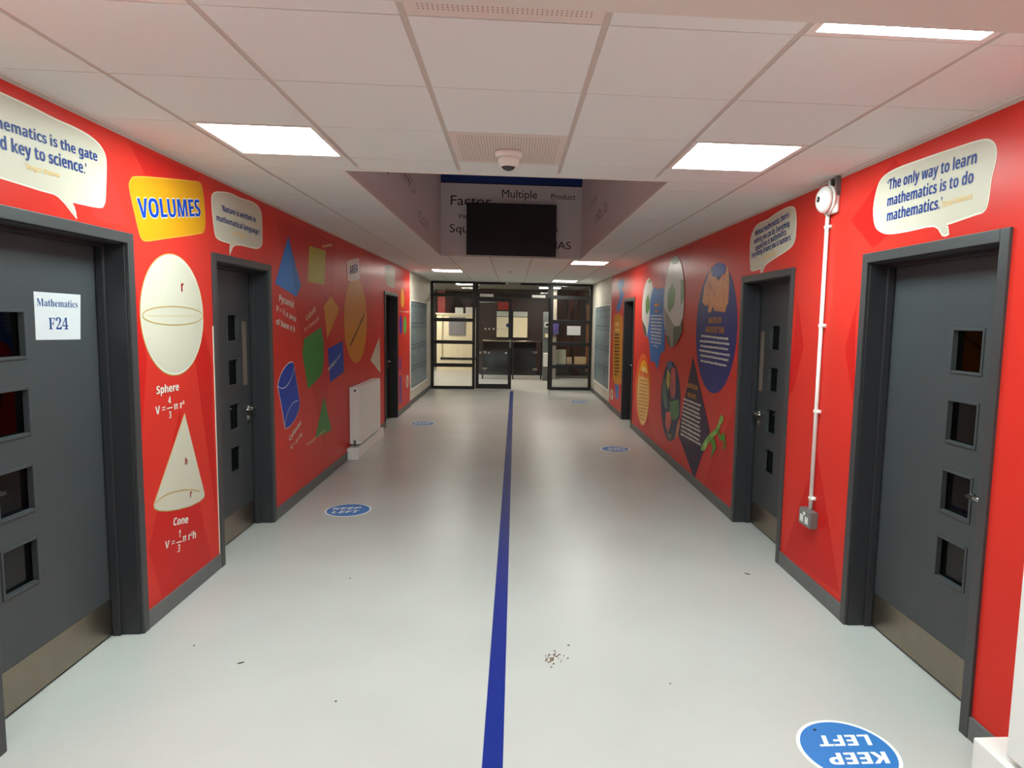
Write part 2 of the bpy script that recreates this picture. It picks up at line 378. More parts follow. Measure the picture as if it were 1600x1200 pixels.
def floor_material():
    m = bpy.data.materials.new('grey_vinyl_floor'); m.use_nodes = True
    nt = m.node_tree; b = nt.nodes['Principled BSDF']
    tc = nt.nodes.new('ShaderNodeTexCoord')
    n1 = nt.nodes.new('ShaderNodeTexNoise'); n1.inputs['Scale'].default_value = 420; n1.inputs['Detail'].default_value = 2
    n2 = nt.nodes.new('ShaderNodeTexNoise'); n2.inputs['Scale'].default_value = 1.3; n2.inputs['Detail'].default_value = 5
    r1 = nt.nodes.new('ShaderNodeValToRGB')
    r1.color_ramp.elements[0].position = 0.3; r1.color_ramp.elements[0].color = lin((177, 173, 168)) + (1,)
    r1.color_ramp.elements[1].position = 0.62; r1.color_ramp.elements[1].color = lin((204, 199, 193)) + (1,)
    mx = nt.nodes.new('ShaderNodeMix'); mx.data_type = 'RGBA'; mx.blend_type = 'MULTIPLY'; mx.inputs[0].default_value = 0.5
    r2 = nt.nodes.new('ShaderNodeValToRGB')
    r2.color_ramp.elements[0].position = 0.35; r2.color_ramp.elements[0].color = (0.86, 0.86, 0.86, 1)
    r2.color_ramp.elements[1].position = 0.65; r2.color_ramp.elements[1].color = (1, 1, 1, 1)
    for n in (n1, n2): nt.links.new(tc.outputs['Object'], n.inputs['Vector'])
    nt.links.new(n1.outputs['Fac'], r1.inputs[0]); nt.links.new(n2.outputs['Fac'], r2.inputs[0])
    nt.links.new(r1.outputs[0], mx.inputs[6]); nt.links.new(r2.outputs[0], mx.inputs[7])
    nt.links.new(mx.outputs[2], b.inputs['Base Color'])
    b.inputs['Roughness'].default_value = 0.33
    b.inputs['Specular IOR Level'].default_value = 0.45
    bp = nt.nodes.new('ShaderNodeBump'); bp.inputs['Strength'].default_value = 0.06; bp.inputs['Distance'].default_value = 0.001
    nt.links.new(n1.outputs['Fac'], bp.inputs['Height']); nt.links.new(bp.outputs['Normal'], b.inputs['Normal'])
    return m
FLOORM = floor_material()

# ------------------------------------------------------------------ mesh helpers
class MB:
    def __init__(s): s.bm = bmesh.new(); s.mats = []
    def mi(s, m):
        if m not in s.mats: s.mats.append(m)
        return s.mats.index(m)
    def box(s, x0, x1, y0, y1, z0, z1, m):
        i = s.mi(m)
        x0, x1 = min(x0, x1), max(x0, x1); y0, y1 = min(y0, y1), max(y0, y1); z0, z1 = min(z0, z1), max(z0, z1)
        v = [s.bm.verts.new(p) for p in ((x0, y0, z0), (x1, y0, z0), (x1, y1, z0), (x0, y1, z0), (x0, y0, z1), (x1, y0, z1), (x1, y1, z1), (x0, y1, z1))]
        for q in ((3, 2, 1, 0), (4, 5, 6, 7), (0, 1, 5, 4), (1, 2, 6, 5), (2, 3, 7, 6), (3, 0, 4, 7)):
            f = s.bm.faces.new([v[k] for k in q]); f.material_index = i
        return s
    def prism(s, front, off, m):
        """outline FRONT (3-D points) facing one way, with sides going back by OFF"""
        i = s.mi(m); off = Vector(off)
        a = [s.bm.verts.new(p) for p in front]
        b = [s.bm.verts.new(Vector(p) + off) for p in front]
        nrm = Vector((0, 0, 0))
        for k in range(len(front)):
            p, q = Vector(front[k]), Vector(front[(k + 1) % len(front)])
            nrm += p.cross(q)
        if nrm.dot(off) > 0: a, b = a[::-1], b[::-1]
        f = s.bm.faces.new(a); f.material_index = i
        f = s.bm.faces.new(b[::-1]); f.material_index = i
        n = len(a)
        for k in range(n):
            f = s.bm.faces.new([a[(k + 1) % n], a[k], b[k], b[(k + 1) % n]]); f.material_index = i
        return s
    def tube(s, p0, p1, r, m, seg=12, r1=None):
        return s.lathe([(r, 0.0), (r if r1 is None else r1, (Vector(p1) - Vector(p0)).length)], p0, Vector(p1) - Vector(p0), m, seg)
    def lathe(s, prof, origin, axis, m, seg=24, smooth=True):
        i = s.mi(m); o = Vector(origin); a = Vector(axis).normalized()
        u = a.orthogonal().normalized(); w = a.cross(u)
        rings = []
        for r, h in prof:
            rings.append([s.bm.verts.new(o + a * h + (u * math.cos(t) + w * math.sin(t)) * max(r, 1e-5)) for t in [2 * math.pi * k / seg for k in range(seg)]])
        for p, q in zip(rings, rings[1:]):
            for k in range(seg):
                f = s.bm.faces.new([p[k], p[(k + 1) % seg], q[(k + 1) % seg], q[k]]); f.material_index = i; f.smooth = smooth
        f = s.bm.faces.new(rings[0][::-1]); f.material_index = i
        f = s.bm.faces.new(rings[-1]); f.material_index = i
        return s
    def build(s, name, parent=None, bevel=0.0, recalc=False, origin=None):
        if recalc: bmesh.ops.recalc_face_normals(s.bm, faces=s.bm.faces[:])
        me = bpy.data.meshes.new(name); s.bm.to_mesh(me); s.bm.free()
        for m in s.mats: me.materials.append(m)
        o = bpy.data.objects.new(name, me); C.objects.link(o)
        if origin is not None and parent is None:
            me.transform(Matrix.Translation(-Vector(origin))); o.location = origin
        if parent is not None:
            o.parent = parent; o.matrix_parent_inverse = Matrix.Translation(-parent.location)
        if bevel:
            b = o.modifiers.new('edge', 'BEVEL'); b.width = bevel; b.segments = 2; b.limit_method = 'ANGLE'
        return o

def tag(o, label=None, cat=None, group=None, kind=None):
    if label: o['label'] = label
    if cat: o['category'] = cat
    if group: o['group'] = group
    if kind: o['kind'] = kind
    return o
def empty(name, loc, label=None, cat=None, group=None, kind=None):
    o = bpy.data.objects.new(name, None); C.objects.link(o); o.location = loc
    o.empty_display_size = 0.05
    return tag(o, label, cat, group, kind)
def struct(o, label=None, cat=None): return tag(o, label, cat, kind='structure')
def copy_tree(o, parent=None):
    c = o.copy(); C.objects.link(c)
    if parent is not None:
        inv = o.matrix_parent_inverse.copy(); c.parent = parent; c.matrix_parent_inverse = inv
    for ch in list(o.children): copy_tree(ch, c)
    return c

# ------------------------------------------------------------------ the shell
mb = MB(); mb.box(-3.4, 3.4, -4.6, 24.2, -0.12, 0.0, FLOORM)
struct(mb.build('floor'), 'pale grey vinyl corridor floor', 'floor')

def wall_run(name, side, pieces, X, facets, label):
    mb = MB(); back = X + side * 0.30
    for (y0, y1, z0, z1, m) in pieces: mb.box(X, back, y0, y1, z0, z1, m)
    for pts, m in facets:
        mb.prism([(X - side * 0.0002, y, z) for y, z in pts], (side * 0.002, 0, 0), m)
    return struct(mb.build(name), label, 'wall')
def clip_pts(pts, z0=0.11, z1=H - 0.02): return [(y, min(max(z, z0), z1)) for y, z in pts]
# door openings: (y0, y1) of the architrave outside
DL = [(2.462, 3.518), (4.405, 5.435), (10.11, 11.265)]
DR = [(2.452, 3.525), (4.41, 5.44), (10.29, 11.275)]
DTOP = 2.10
def red_pieces(doors, yend):
    out = []; y = -4.6
    for a, b in doors:
        out.append((y, a + 0.02, 0, H + 0.05, RED)); out.append((a + 0.02, b - 0.02, DTOP - 0.02, H + 0.05, RED)); y = b - 0.02
    out.append((y, yend, 0, H + 0.05, RED))
    return out
WEL, WER = 12.60, 12.77
FACL = [(D['fL1'], RED_D), (D['fL2'], RED_D), (D['fL3'], RED_L), ([(5.6, 2.5), (6.9, 0.3), (7.4, 2.5)], RED_D), ([(8.9, 2.5), (9.9, 1.0), (9.95, 2.5)], RED_L), ([(3.54, 2.55), (3.9, 2.2), (4.3, 2.55)], RED_D), ([(3.53, 1.9), (3.62, 1.45), (3.53, 1.0)], RED_D)]
FACR = [(D['fR0'], RED_D), (D['fR1'], RED_D), (D['fR2'], RED_D), ([(3.3, 2.55), (2.95, 2.3), (3.45, 2.12), (3.7, 2.3)], RED_D), ([(5.5, 1.0), (5.5, 0.12), (6.3, 0.12)], RED_D), ([(7.0, 2.55), (8.2, 1.3), (8.6, 2.55)], RED_D), ([(9.8, 0.12), (10.2, 1.2), (8.6, 0.12)], RED_D)]
wall_run('wall_left', -1, red_pieces(DL, WEL), XL, [(clip_pts(p), m) for p, m in FACL], 'red printed corridor wall with the radiator and solid shapes')
wall_run('wall_right', 1, red_pieces(DR, WER), XR, [(clip_pts(p), m) for p, m in FACR], 'red printed corridor wall with the bell and footballs')
# white walls beside the lockers, each with a recess
LKL = (12.78, 15.12, 0.32, 2.02); LKR = (12.95, 15.29, 0.34, 2.02)
def white_wall(name, side, X, y0, lk, label):
    a, b, c, d = lk; mb = MB(); back = X + side * 0.6
    for q in ((y0, a, 0, H + .05), (b, YG + .2, 0, H + .05), (a, b, 0, c), (a, b, d, H + .05)): mb.box(X, back, q[0], q[1], q[2], q[3], WALLW)
    mb.box(X + side * 0.55, back, a, b, c, d, WALLW)
    return struct(mb.build(name), label, 'wall')
white_wall('wall_left_far', -1, XL - 0.015, WEL, LKL, 'white wall holding a bank of lockers beyond the red radiator wall')
white_wall('wall_right_far', 1, XR + 0.015, WER, LKR, 'white wall holding a bank of lockers beyond the red bell wall')
mb = MB(); mb.box(-2.6, 2.6, -4.8, -4.6, 0, 2.7, WALLW); struct(mb.build('wall_back'), 'plain white wall behind the viewer', 'wall')

def skirting(name, side, X, runs, label):
    mb = MB()
    for y0, y1 in runs:
        mb.box(X + side * 0.001, X - side * 0.012, y0, y1, 0.0, 0.098, SKIRT)
    return struct(mb.build(name, bevel=0.003), label, 'skirting')
skirting('baseboard_left', -1, XL, [(-4.6, DL[0][0]), (DL[0][1], DL[1][0]), (DL[1][1], 7.79), (9.34, DL[2][0]), (DL[2][1], WEL)], 'dark grey skirting along the red radiator wall')
skirting('baseboard_right', 1, XR, [(2.27, DR[0][0]), (DR[0][1], DR[1][0]), (DR[1][1], DR[2][0]), (DR[2][1], WER)], 'dark grey skirting along the red bell wall')
skirting('baseboard_left_far', -1, XL - 0.015, [(WEL, YG - .05)], 'dark grey skirting below the lockers beside the radiator wall')
skirting('baseboard_right_far', 1, XR + 0.015, [(WER, YG - .05)], 'dark grey skirting below the lockers beside the bell wall')

# ------------------------------------------------------------------ ceiling grid
def rows():
    r = [YA + 0.6 * k for k in range(-11, 24)]
    return [y for y in r if y < YG]
ROWS = rows()
def tile_key(x0, y0): return (round(x0, 2), round(y0, 2))
r_ = lambda k: YA + 0.6 * k
LIGHTS = [(-1.5, r_(-1)), (0.9, r_(-1)), (-1.5, r_(2)), (0.9, r_(2)), (-1.5, r_(-4)), (0.9, r_(-4)), (0.9, r_(13)), (-1.5, r_(17)), (0.9, r_(21))]
PERFS = [(-0.3, r_(-1)), (-0.3, r_(2))]
SKIP = {tile_key(*p) for p in LIGHTS + PERFS}
mb = MB()
xe = [XL] + COLS + [XR]
ye = sorted(ROWS + [-4.6, WELL[2], WELL[3], YG + 0.05])
for i in range(len(xe) - 1):
    for j in range(len(ye) - 1):
        x0, x1, y0, y1 = xe[i], xe[i + 1], ye[j], ye[j + 1]
        if tile_key(x0, y0) in SKIP: continue
        if y0 >= WELL[2] - 1e-4 and y1 <= WELL[3] + 1e-4:
            if x0 >= -0.91 and x1 <= 0.91: continue
            if x1 > 0 and x0 < 1.0: x0 = 1.0
            if x0 < 0 and x1 > -1.0: x1 = -1.0
            if x1 <= x0: continue
        gx = 0.011; gy = 0.0022
        a = x0 + (gx if i > 0 else 0); b = x1 - (gx if i < len(xe) - 2 else 0)
        if abs(x0 - 1.0) < 1e-6: a = x0
        if abs(x1 + 1.0) < 1e-6: b = x1
        mb.box(a, b, y0 + gy, y1 - gy, H, H + 0.016, TILE)
for x in COLS:                                               # exposed bars along the corridor
    if abs(x) < 1.0:
        mb.box(x - 0.012, x + 0.012, -4.6, WELL[2], H + 0.004, H + 0.018, TBAR); mb.box(x - 0.012, x + 0.012, WELL[3], YG, H + 0.004, H + 0.018, TBAR)
    else: mb.box(x - 0.012, x + 0.012, -4.6, YG, H + 0.004, H + 0.018, TBAR)
bk = [(-2.3, 2.3, -4.7, WELL[2] - .03), (-2.3, WELL[0] - .03, WELL[2], WELL[3]), (WELL[1] + .03, 2.3, WELL[2], WELL[3]), (-2.3, 2.3, WELL[3] + .03, YG + .1)]
for q in bk: mb.box(q[0], q[1], q[2], q[3], H + 0.10, H + 0.12, GAP)  # unseen backing added above the tiles to block light leaks
for y in ye:                                                 # dark joint behind each cross gap
    if y < WELL[2] or y > WELL[3]: mb.box(XL, XR, y - 0.006, y + 0.006, H + 0.012, H + 0.018, GAP)
    else:
        mb.box(XL, WELL[0], y - 0.006, y + 0.006, H + 0.012, H + 0.018, GAP); mb.box(WELL[1], XR, y - 0.006, y + 0.006, H + 0.012, H + 0.018, GAP)
struct(mb.build('ceiling'), 'white tiled suspended ceiling of the corridor', 'ceiling')
def angle_trim(name, side, X, label):
    mb = MB(); mb.box(X - side * 0.001, X - side * 0.022, -4.6, YG, H - 0.004, H - 0.0005, WHITE); mb.box(X, X - side * 0.003, -4.6, YG, H - 0.020, H - 0.0005, TBAR)
    struct(mb.build(name), label, 'trim')
angle_trim('trim_1', -1, XL, 'white ceiling edge trim above the radiator wall')
angle_trim('trim_2', 1, XR, 'white ceiling edge trim above the bell wall')
mb = MB(); mb.box(-2.2, 2.2, 1.5, 1.69, 2.46, 2.70, BEAMM)
struct(mb.build('beam', bevel=0.004), 'smooth pale beam across the corridor below the ceiling', 'beam')
mb = MB(); mb.box(XL + 0.0006, XL + 0.003, DL[1][0] - 0.010, DL[1][0] - 0.001, 0.099, 1.62, CREAM2)
struct(mb.build('trim_3'), 'thin cream strip where the red print meets the door frame beside the cone', 'trim')

# well in the ceiling: dark shaft with painted words
x0, x1, y0, y1 = WELL; WT = 4.6
for nm, q, lb in (('wall_well_left', (x0 - .1, x0, y0 - .1, y1 + .1), 'pale side wall of the ceiling well above the radiator wall'), ('wall_well_right', (x1, x1 + .1, y0 - .1, y1 + .1), 'pale side wall of the ceiling well above the bell wall'),
              ('wall_well_near', (x0, x1, y0 - .1, y0), 'pale wall of the ceiling well on the dome camera side'), ('wall_well_far', (x0, x1, y1, y1 + .1), 'pale wall of the ceiling well behind the screen, blue at the top')):
    mb = MB()
    zt = 3.60 if nm == 'wall_well_far' else WT
    mb.box(q[0], q[1], q[2], q[3], H + 0.001, zt, WELLW)
    if nm == 'wall_well_far':
        mb.box(q[0], q[1], q[2], q[3], zt + 0.012, WT, WELLB); mb.box(q[0], q[1], q[2] + .004, q[3], zt, zt + 0.012, SHADOW)
    struct(mb.build(nm), lb, 'wall')
mb = MB(); mb.box(x0 - .1, x1 + .1, y0 - .1, y1 + .1, WT, WT + .1, WELLW); struct(mb.build('ceiling_well'), 'top of the ceiling well', 'ceiling')
mb = MB()
mb.box(x0 - 0.03, x1 + 0.03, y0 - 0.012, y0 + 0.002, H - 0.005, H + 0.02, WHITE)
mb.box(x0 - 0.03, x0 + 0.002, y0, y1, H - 0.005, H + 0.02, WHITE); mb.box(x1 - 0.002, x1 + 0.03, y0, y1, H - 0.005, H + 0.02, WHITE); mb.box(x0, x1, y1 - 0.002, y1 + 0.012, H - 0.005, H + 0.02, WHITE)
struct(mb.build('trim_4'), 'white edging round the ceiling well', 'trim')

# ------------------------------------------------------------------ lettering
def text_mesh(s, shear=0.0, bold=0.0, xspace=1.0):
    cu = bpy.data.curves.new('lettering', 'FONT'); cu.body = s; cu.shear = shear; cu.offset = bold; cu.resolution_u = 3; cu.space_character = xspace
    ob = bpy.data.objects.new('lettering', cu); C.objects.link(ob)
    bpy.context.view_layer.update()
    me = bpy.data.meshes.new_from_object(ob.evaluated_get(bpy.context.evaluated_depsgraph_get()))
    bpy.data.objects.remove(ob); bpy.data.curves.remove(cu)
    return me
def sans_bold(s, italic=False):
    out = ''
    for ch in s:
        if 'A' <= ch <= 'Z': out += chr((0x1D63C if italic else 0x1D5D4) + ord(ch) - 65)
        elif 'a' <= ch <= 'z': out += chr((0x1D656 if italic else 0x1D5EE) + ord(ch) - 97)
        elif '0' <= ch <= '9': out += chr(0x1D7EC + ord(ch) - 48)
        elif ch == 'π': out += chr(0x1D77F)
        else: out += ch
    return out
def serif_bold(s):
    out = ''
    for ch in s:
        if 'A' <= ch <= 'Z': out += chr(0x1D400 + ord(ch) - 65)
        elif 'a' <= ch <= 'z': out += chr(0x1D41A + ord(ch) - 97)
        elif '0' <= ch <= '9': out += chr(0x1D7CE + ord(ch) - 48)
        else: out += ch
    return out
def place_text(s, P0, P1, up, cap, m, parent, name='lettering', style='bold', capunit=0.714, shear=0.0, thick=0.02):
    """P0, P1: baseline ends in 3-D; UP: letter-up direction"""
    st = sans_bold(s) if style == 'bold' else sans_bold(s, True) if style == 'italic' else serif_bold(s) if style == 'serif' else s
    if style == 'plain': capunit = 0.682
    me = text_mesh(st, shear)
    xs = [v.co.x for v in me.vertices]
    a, b = min(xs), max(xs)
    P0, P1, up = Vector(P0), Vector(P1), Vector(up).normalized()
    if len(s) == 1: capunit = {'r': 0.56, 'h': 0.76}.get(s, capunit)
    k = cap / capunit; e = (P1 - P0) / max(1e-6, (b - a))
    if len(s) == 1: mid = (P0 + P1) / 2; e = (P1 - P0).normalized() * k * 0.85; P0 = mid - e * (b - a) / 2
    nrm = e.cross(up).normalized(); bm = bmesh.new()
    shifts = [(0, 0)] if not thick else [(0, 0), (-thick, 0), (thick, 0)] if thick < 0.03 else [(thick * math.cos(t), thick * math.sin(t)) for t in [math.pi * q / 4 for q in range(8)]]
    for q, (sx, sy) in enumerate(shifts):                     # strokes thickened by close copies of the same letters
        tm = me.copy()
        for v in tm.vertices:
            x, y = v.co.x - a + sx, v.co.y + sy
            v.co = P0 + e * x + up * (k * y) + nrm * (0.00012 * q)
        bm.from_mesh(tm); bpy.data.meshes.remove(tm)
    bm.to_mesh(me); bm.free()
    me.materials.clear(); me.materials.append(m)
    for p in me.polygons: p.material_index = 0
    me.name = name
    o = bpy.data.objects.new(name, me); C.objects.link(o)
    o.parent = parent; o.matrix_parent_inverse = Matrix.Translation(-parent.location)
    return o

LAY = 0.0012
def wx(side, lay): return (XL + LAY * lay) if side == 'L' else (XR - LAY * lay)
def W3(side, p, lay): return (wx(side, lay), p[0], p[1])
def smooth(pts, n=5):
    out = []; k = len(pts)
    def sharp(i):
        a = Vector(pts[i % k]) - Vector(pts[(i - 1) % k]); b = Vector(pts[(i + 1) % k]) - Vector(pts[i % k])
        return a.length > 1e-9 and b.length > 1e-9 and a.angle(b) > math.radians(56)
    for i in range(k):
        p0, p1, p2, p3 = [Vector(pts[(i + j - 1) % k]) for j in range(4)]
        if sharp(i): p0 = p1 - (p2 - p1)
        if sharp(i + 1): p3 = p2 + (p2 - p1)
        for t in [j / n for j in range(n)]:
            out.append(tuple(0.5 * ((2 * p1) + (p2 - p0) * t + (2 * p0 - 5 * p1 + 4 * p2 - p3) * t * t + (3 * p1 - p0 - 3 * p2 + p3) * t ** 3)))
    return out
def circle(c, n=48): return [(c[0] + c[2] * math.cos(2 * math.pi * k / n), c[1] + c[3] * math.sin(2 * math.pi * k / n)) for k in range(n)]
def scale_about(pts, f):
    cx = sum(p[0] for p in pts) / len(pts); cy = sum(p[1] for p in pts) / len(pts)
    return [(cx + (p[0] - cx) * f, cy + (p[1] - cy) * f) for p in pts]
def offset_pts(pts, d):
    n = len(pts); A = sum(pts[i][0] * pts[(i + 1) % n][1] - pts[(i + 1) % n][0] * pts[i][1] for i in range(n)); s = 1 if A > 0 else -1
    out = []
    for i in range(n):
        p, q = Vector(pts[i - 1]), Vector(pts[(i + 1) % n]); t = (q - p)
        if t.length < 1e-9: out.append(pts[i]); continue
        t.normalize(); nn = Vector((t.y, -t.x)) * s
        out.append((pts[i][0] + nn.x * d, pts[i][1] + nn.y * d))
    return out
def shape(name, side, pts, lay, m, parent=None, label=None, group=None, cat=None):
    """printed shape standing LAY layers proud of the wall"""
    s = 1 if side == 'R' else -1
    mb = MB(); mb.prism([W3(side, p, lay) for p in pts], (s * LAY * 0.75, 0, 0), m)
    org = None
    if parent is None:
        ys = [p[0] for p in pts]; zs = [p[1] for p in pts]; org = (wx(side, lay), sum(ys) / len(ys), min(zs))
    o = mb.build(name, parent, origin=org)
    if parent is None: tag(o, label, cat or 'wall graphic', group)
    return o
def line(name, side, pts, w, lay, m, parent, closed=False):
    s = 1 if side == 'R' else -1
    mb = MB(); i = mb.mi(m); n = len(pts); L = []; R = []
    for k in range(n):
        p = Vector(pts[k - 1] if (k or closed) else pts[k]); q = Vector(pts[(k + 1) % n] if (k < n - 1 or closed) else pts[k])
        t = (q - p).normalized(); nn = Vector((-t.y, t.x)) * (w / 2); c = Vector(pts[k])
        L.append(mb.bm.verts.new(W3(side, c + nn, lay))); R.append(mb.bm.verts.new(W3(side, c - nn, lay)))
    for k in range(n if closed else n - 1):
        j = (k + 1) % n
        f = mb.bm.faces.new([L[k], R[k], R[j], L[j]] if side == 'R' else [L[k], L[j], R[j], R[k]]); f.material_index = i
    return mb.build(name, parent)
def wtext(side, s, key, m, parent, lay=3, style='bold', shear=0.0, square=True, thick=0.014):
    a, b, cap = D[key]
    d = Vector((b[0] - a[0], b[1] - a[1])).normalized()
    up = Vector((-d.y, d.x)) if side == 'L' else Vector((d.y, -d.x))
    if up.y < 0: up = -up
    if not square: up = Vector((0, 1))
    return place_text(s, W3(side, a, lay), W3(side, b, lay), (0, up.x, up.y), cap, m, parent, style=style, shear=shear, thick=thick)
RNG = random.Random(5)
def scribble(side, keys, m, parent, lay=3, name='small_print'):
    """lines of print too small to read in the photograph"""
    mb = MB(); i = mb.mi(m)
    for key in keys:
        a, b, cap = D[key]; a, b = Vector(a), Vector(b); d = (b - a); Ln = d.length; d.normalize()
        up = Vector((-d.y, d.x));
        if up.y < 0: up = -up
        x = 0.0; lw = cap * 0.62
        while x < Ln - lw * 0.6:
            for _ in range(RNG.randint(3, 9)):
                if x > Ln - lw * 0.6: break
                h = cap * RNG.choice([0.72, 0.72, 0.74, 1.0, 0.95]); lo = -cap * RNG.choice([0, 0, 0, 0, 0.2])
                p0 = a + d * x + up * lo; p1 = a + d * (x + lw * 0.86) + up * lo; p2 = p1 + up * (h - lo); p3 = p0 + up * (h - lo)
                q = [W3(side, p, lay) for p in (p0, p1, p2, p3)]
                vs = [mb.bm.verts.new(v) for v in q]
                f = mb.bm.faces.new(vs if side == 'L' else vs[::-1]); f.material_index = i
                x += lw
            x += lw * 0.45
    return mb.build(name, parent)

# ------------------------------------------------------------------ printed graphics on the radiator wall
def bubble(side, pts, label, group='quotation bubbles on the red walls'):
    pts = smooth(pts, 3)
    o = shape('speech_bubble', side, offset_pts(pts, 0.006), 1, CREAM2, None, label, group)
    shape('bubble_face', side, offset_pts(pts, -0.002), 2, CREAM, o)
    return o
A = D['bubA'][:15] + [(2.60, 2.20), (2.30, 2.20), (2.05, 2.215), (2.02, 2.30), (2.03, 2.44), (2.08, 2.50), (2.2, 2.515), (2.5, 2.515)]
o = bubble('L', A, 'large cream speech bubble over the door with the F24 sign')
def lead_in(full, sub, key):
    """KEY gives the ends of SUB, the visible tail of FULL: move the start back for the hidden words"""
    w = []
    for t in (full, sub):
        me = text_mesh(sans_bold(t)); xs = [v.co.x for v in me.vertices]; w.append(max(xs) - min(xs)); bpy.data.meshes.remove(me)
    (a, b, c) = D[key]; f = (w[0] - w[1]) / w[1]
    D[key] = ((a[0] - (b[0] - a[0]) * f, a[1] - (b[1] - a[1]) * f), b, c)
lead_in('‘Mathematics is the gate', 'ematics is the gate', 'bubA1'); wtext('L', '‘Mathematics is the gate', 'bubA1', BLUET, o)
lead_in('and key to science.’', 'key to science.’', 'bubA2'); wtext('L', 'and key to science.’', 'bubA2', BLUET, o)
wtext('L', 'Roger Bacon', 'bubA3', GOLDT, o)
v = smooth(D['vol'], 3)
o = shape('title_sign', 'L', offset_pts(v, 0.003), 1, mat('amber_edge_print', (222, 166, 60), 0.4, 0.12), None, 'amber title panel reading VOLUMES above the printed sphere', None)
shape('panel_face', 'L', offset_pts(v, -0.003), 2, AMBER, o)
a, b, c = D['vol1']
wtext('L', 'VOLUMES', 'vol1', CREAM2, o, 3, thick=0.035); wtext('L', 'VOLUMES', 'vol1', mat('volume_blue_print', (12, 58, 158), 0.45, 0.12), o, 4)
# sphere
o = shape('sphere_diagram', 'L', circle((D['sph'][0], D['sph'][1], D['sph'][2] + .007, D['sph'][3] + .007), 72), 1, GOLD, None, 'cream printed sphere below the amber VOLUMES panel')
shape('sphere_edge', 'L', circle(D['sph'], 72), 2, CREAM2, o); shape('sphere_face', 'L', circle((D['sph'][0], D['sph'][1], D['sph'][2] - .008, D['sph'][3] - .008), 72), 3, CREAM, o)
line('equator', 'L', circle(D['sphq'], 60), 0.006, 4, GOLD, o, True)
s = D['sphq']; rp = Vector((s[0], s[1])); rq = rp + Vector((0.235, 0.235))
for k in range(14):
    line('dashed_radius', 'L', [tuple(rp + (rq - rp) * ((k + .2) / 14)), tuple(rp + (rq - rp) * ((k + .6) / 14))], 0.003, 4, GOLDT, o)
line('dashed_diameter', 'L', [(s[0] - s[2] * .9, s[1]), (s[0] + s[2] * .95, s[1])], 0.002, 4, GOLDT, o)
wtext('L', 'r', 'sphr', REDT, o, 5)
def formula(name, label, items, base, side='L', m=None):
    e = empty(name, (wx(side, 2), base[0], base[1]), label, 'wall lettering')
    for s, k, st in items: wtext(side, s, k, m or WHITET, e, 2, st)
    return e
e = formula('wall_lettering', 'white Sphere volume formula printed between the sphere and the cone', [('Sphere', 'sph1', 'bold'), ('V =', 'sph2', 'bold'), ('4', 'sph3', 'bold'), ('3', 'sph4', 'bold'), ('π r³', 'sph5', 'bold')], D['sph2'][0])
a, b, c = D['sphbar']; line('fraction_bar', 'L', [a, b], 0.007, 2, WHITET, e)
# cone
cp = D['cone']
o = shape('cone_diagram', 'L', offset_pts(cp, 0.006), 1, GOLD, None, 'cream printed cone between the two doors of the radiator wall')
shape('cone_face', 'L', cp, 2, CREAM, o)
line('base_arc', 'L', smooth(D['conearc'], 3)[:-3], 0.006, 3, GOLD, o)
wtext('L', 'h', 'coneh', REDT, o, 4); wtext('L', 'r', 'coner', REDT, o, 4)
line('dashed_height', 'L', [D['cone'][0], (D['coneq'][0] + .0, D['coneq'][1])], 0.002, 3, GOLDT, o)
e = formula('wall_lettering', 'white Cone volume formula printed below the cone', [('Cone', 'cone1', 'bold'), ('V =', 'cone2', 'bold'), ('1', 'cone3', 'bold'), ('3', 'cone4', 'bold'), ('π r²h', 'cone5', 'bold')], D['cone2'][0])
a, b, c = D['conebar']; line('fraction_bar', 'L', [a, b], 0.007, 2, WHITET, e)
o = bubble('L', D['bubB'], 'small cream speech bubble over the door beside the printed cone')
wtext('L', '‘Nature is written in', 'bubB1', BLUET, o); wtext('L', 'mathematical language.’', 'bubB2', BLUET, o); scribble('L', ['bubB3'], GOLDT, o, name='attribution')
# solids
P = D['pyr']
o = shape('pyramid_diagram', 'L', [P[0], P[1], P[2]], 1, PYR, None, 'sky blue printed pyramid above white Pyramid lettering')
shape('side_face', 'L', [P[0], P[2], P[3]], 1, PYR2, o); line('ridge', 'L', [P[0], P[2]], 0.006, 2, PYR2, o)
formula('wall_lettering', 'white Pyramid volume formula printed below the blue pyramid', [('Pyramid', 'pyr1', 'bold'), ('V = ⅓ x area', 'pyr2', 'bold'), ('of base x h', 'pyr3', 'bold')], D['pyr3'][0])
o = shape('parallelogram_diagram', 'L', D['para'], 1, OLIVE, None, 'lime printed parallelogram beside the blue pyramid'); scribble('L', ['para1'], GOLDT, o)
P = D['cub']
o = shape('cuboid_diagram', 'L', P, 1, GREEN, None, 'green printed cuboid beside the blue cylinder')
shape('top_face', 'L', [P[0], P[1], P[2], P[7]], 2, mat('lighter_green_print', (66, 140, 58), 0.4, 0.12), o); line('edge_line', 'L', [P[7], P[2]], 0.004, 3, GREEN2, o)
formula('wall_lettering', 'white Cuboid volume formula printed above the green cuboid', [('Cuboid', 'cub1', 'bold'), ('V = l x w x h', 'cub2', 'bold')], D['cub2'][0], m=mat('peach_lettering_print', (236, 190, 160), 0.4, 0.12))
shape('kite_diagram', 'L', D['kite'], 1, ORANGE, None, 'orange printed kite left of the big printed circle'.replace('left of', 'beside'))
o = shape('circle_diagram', 'L', circle(D['circ'], 64), 1, ORANGE, None, 'big orange printed circle below the AREA panel'); scribble('L', ['circ1'], BLACKT, o, 2)
o = shape('title_sign', 'L', D['area'], 2, mat('blush_panel_print', (236, 214, 206), 0.4, 0.12), None, 'pale title panel reading AREA above the orange circle'); wtext('L', 'AREA', 'area1', BLUET, o)
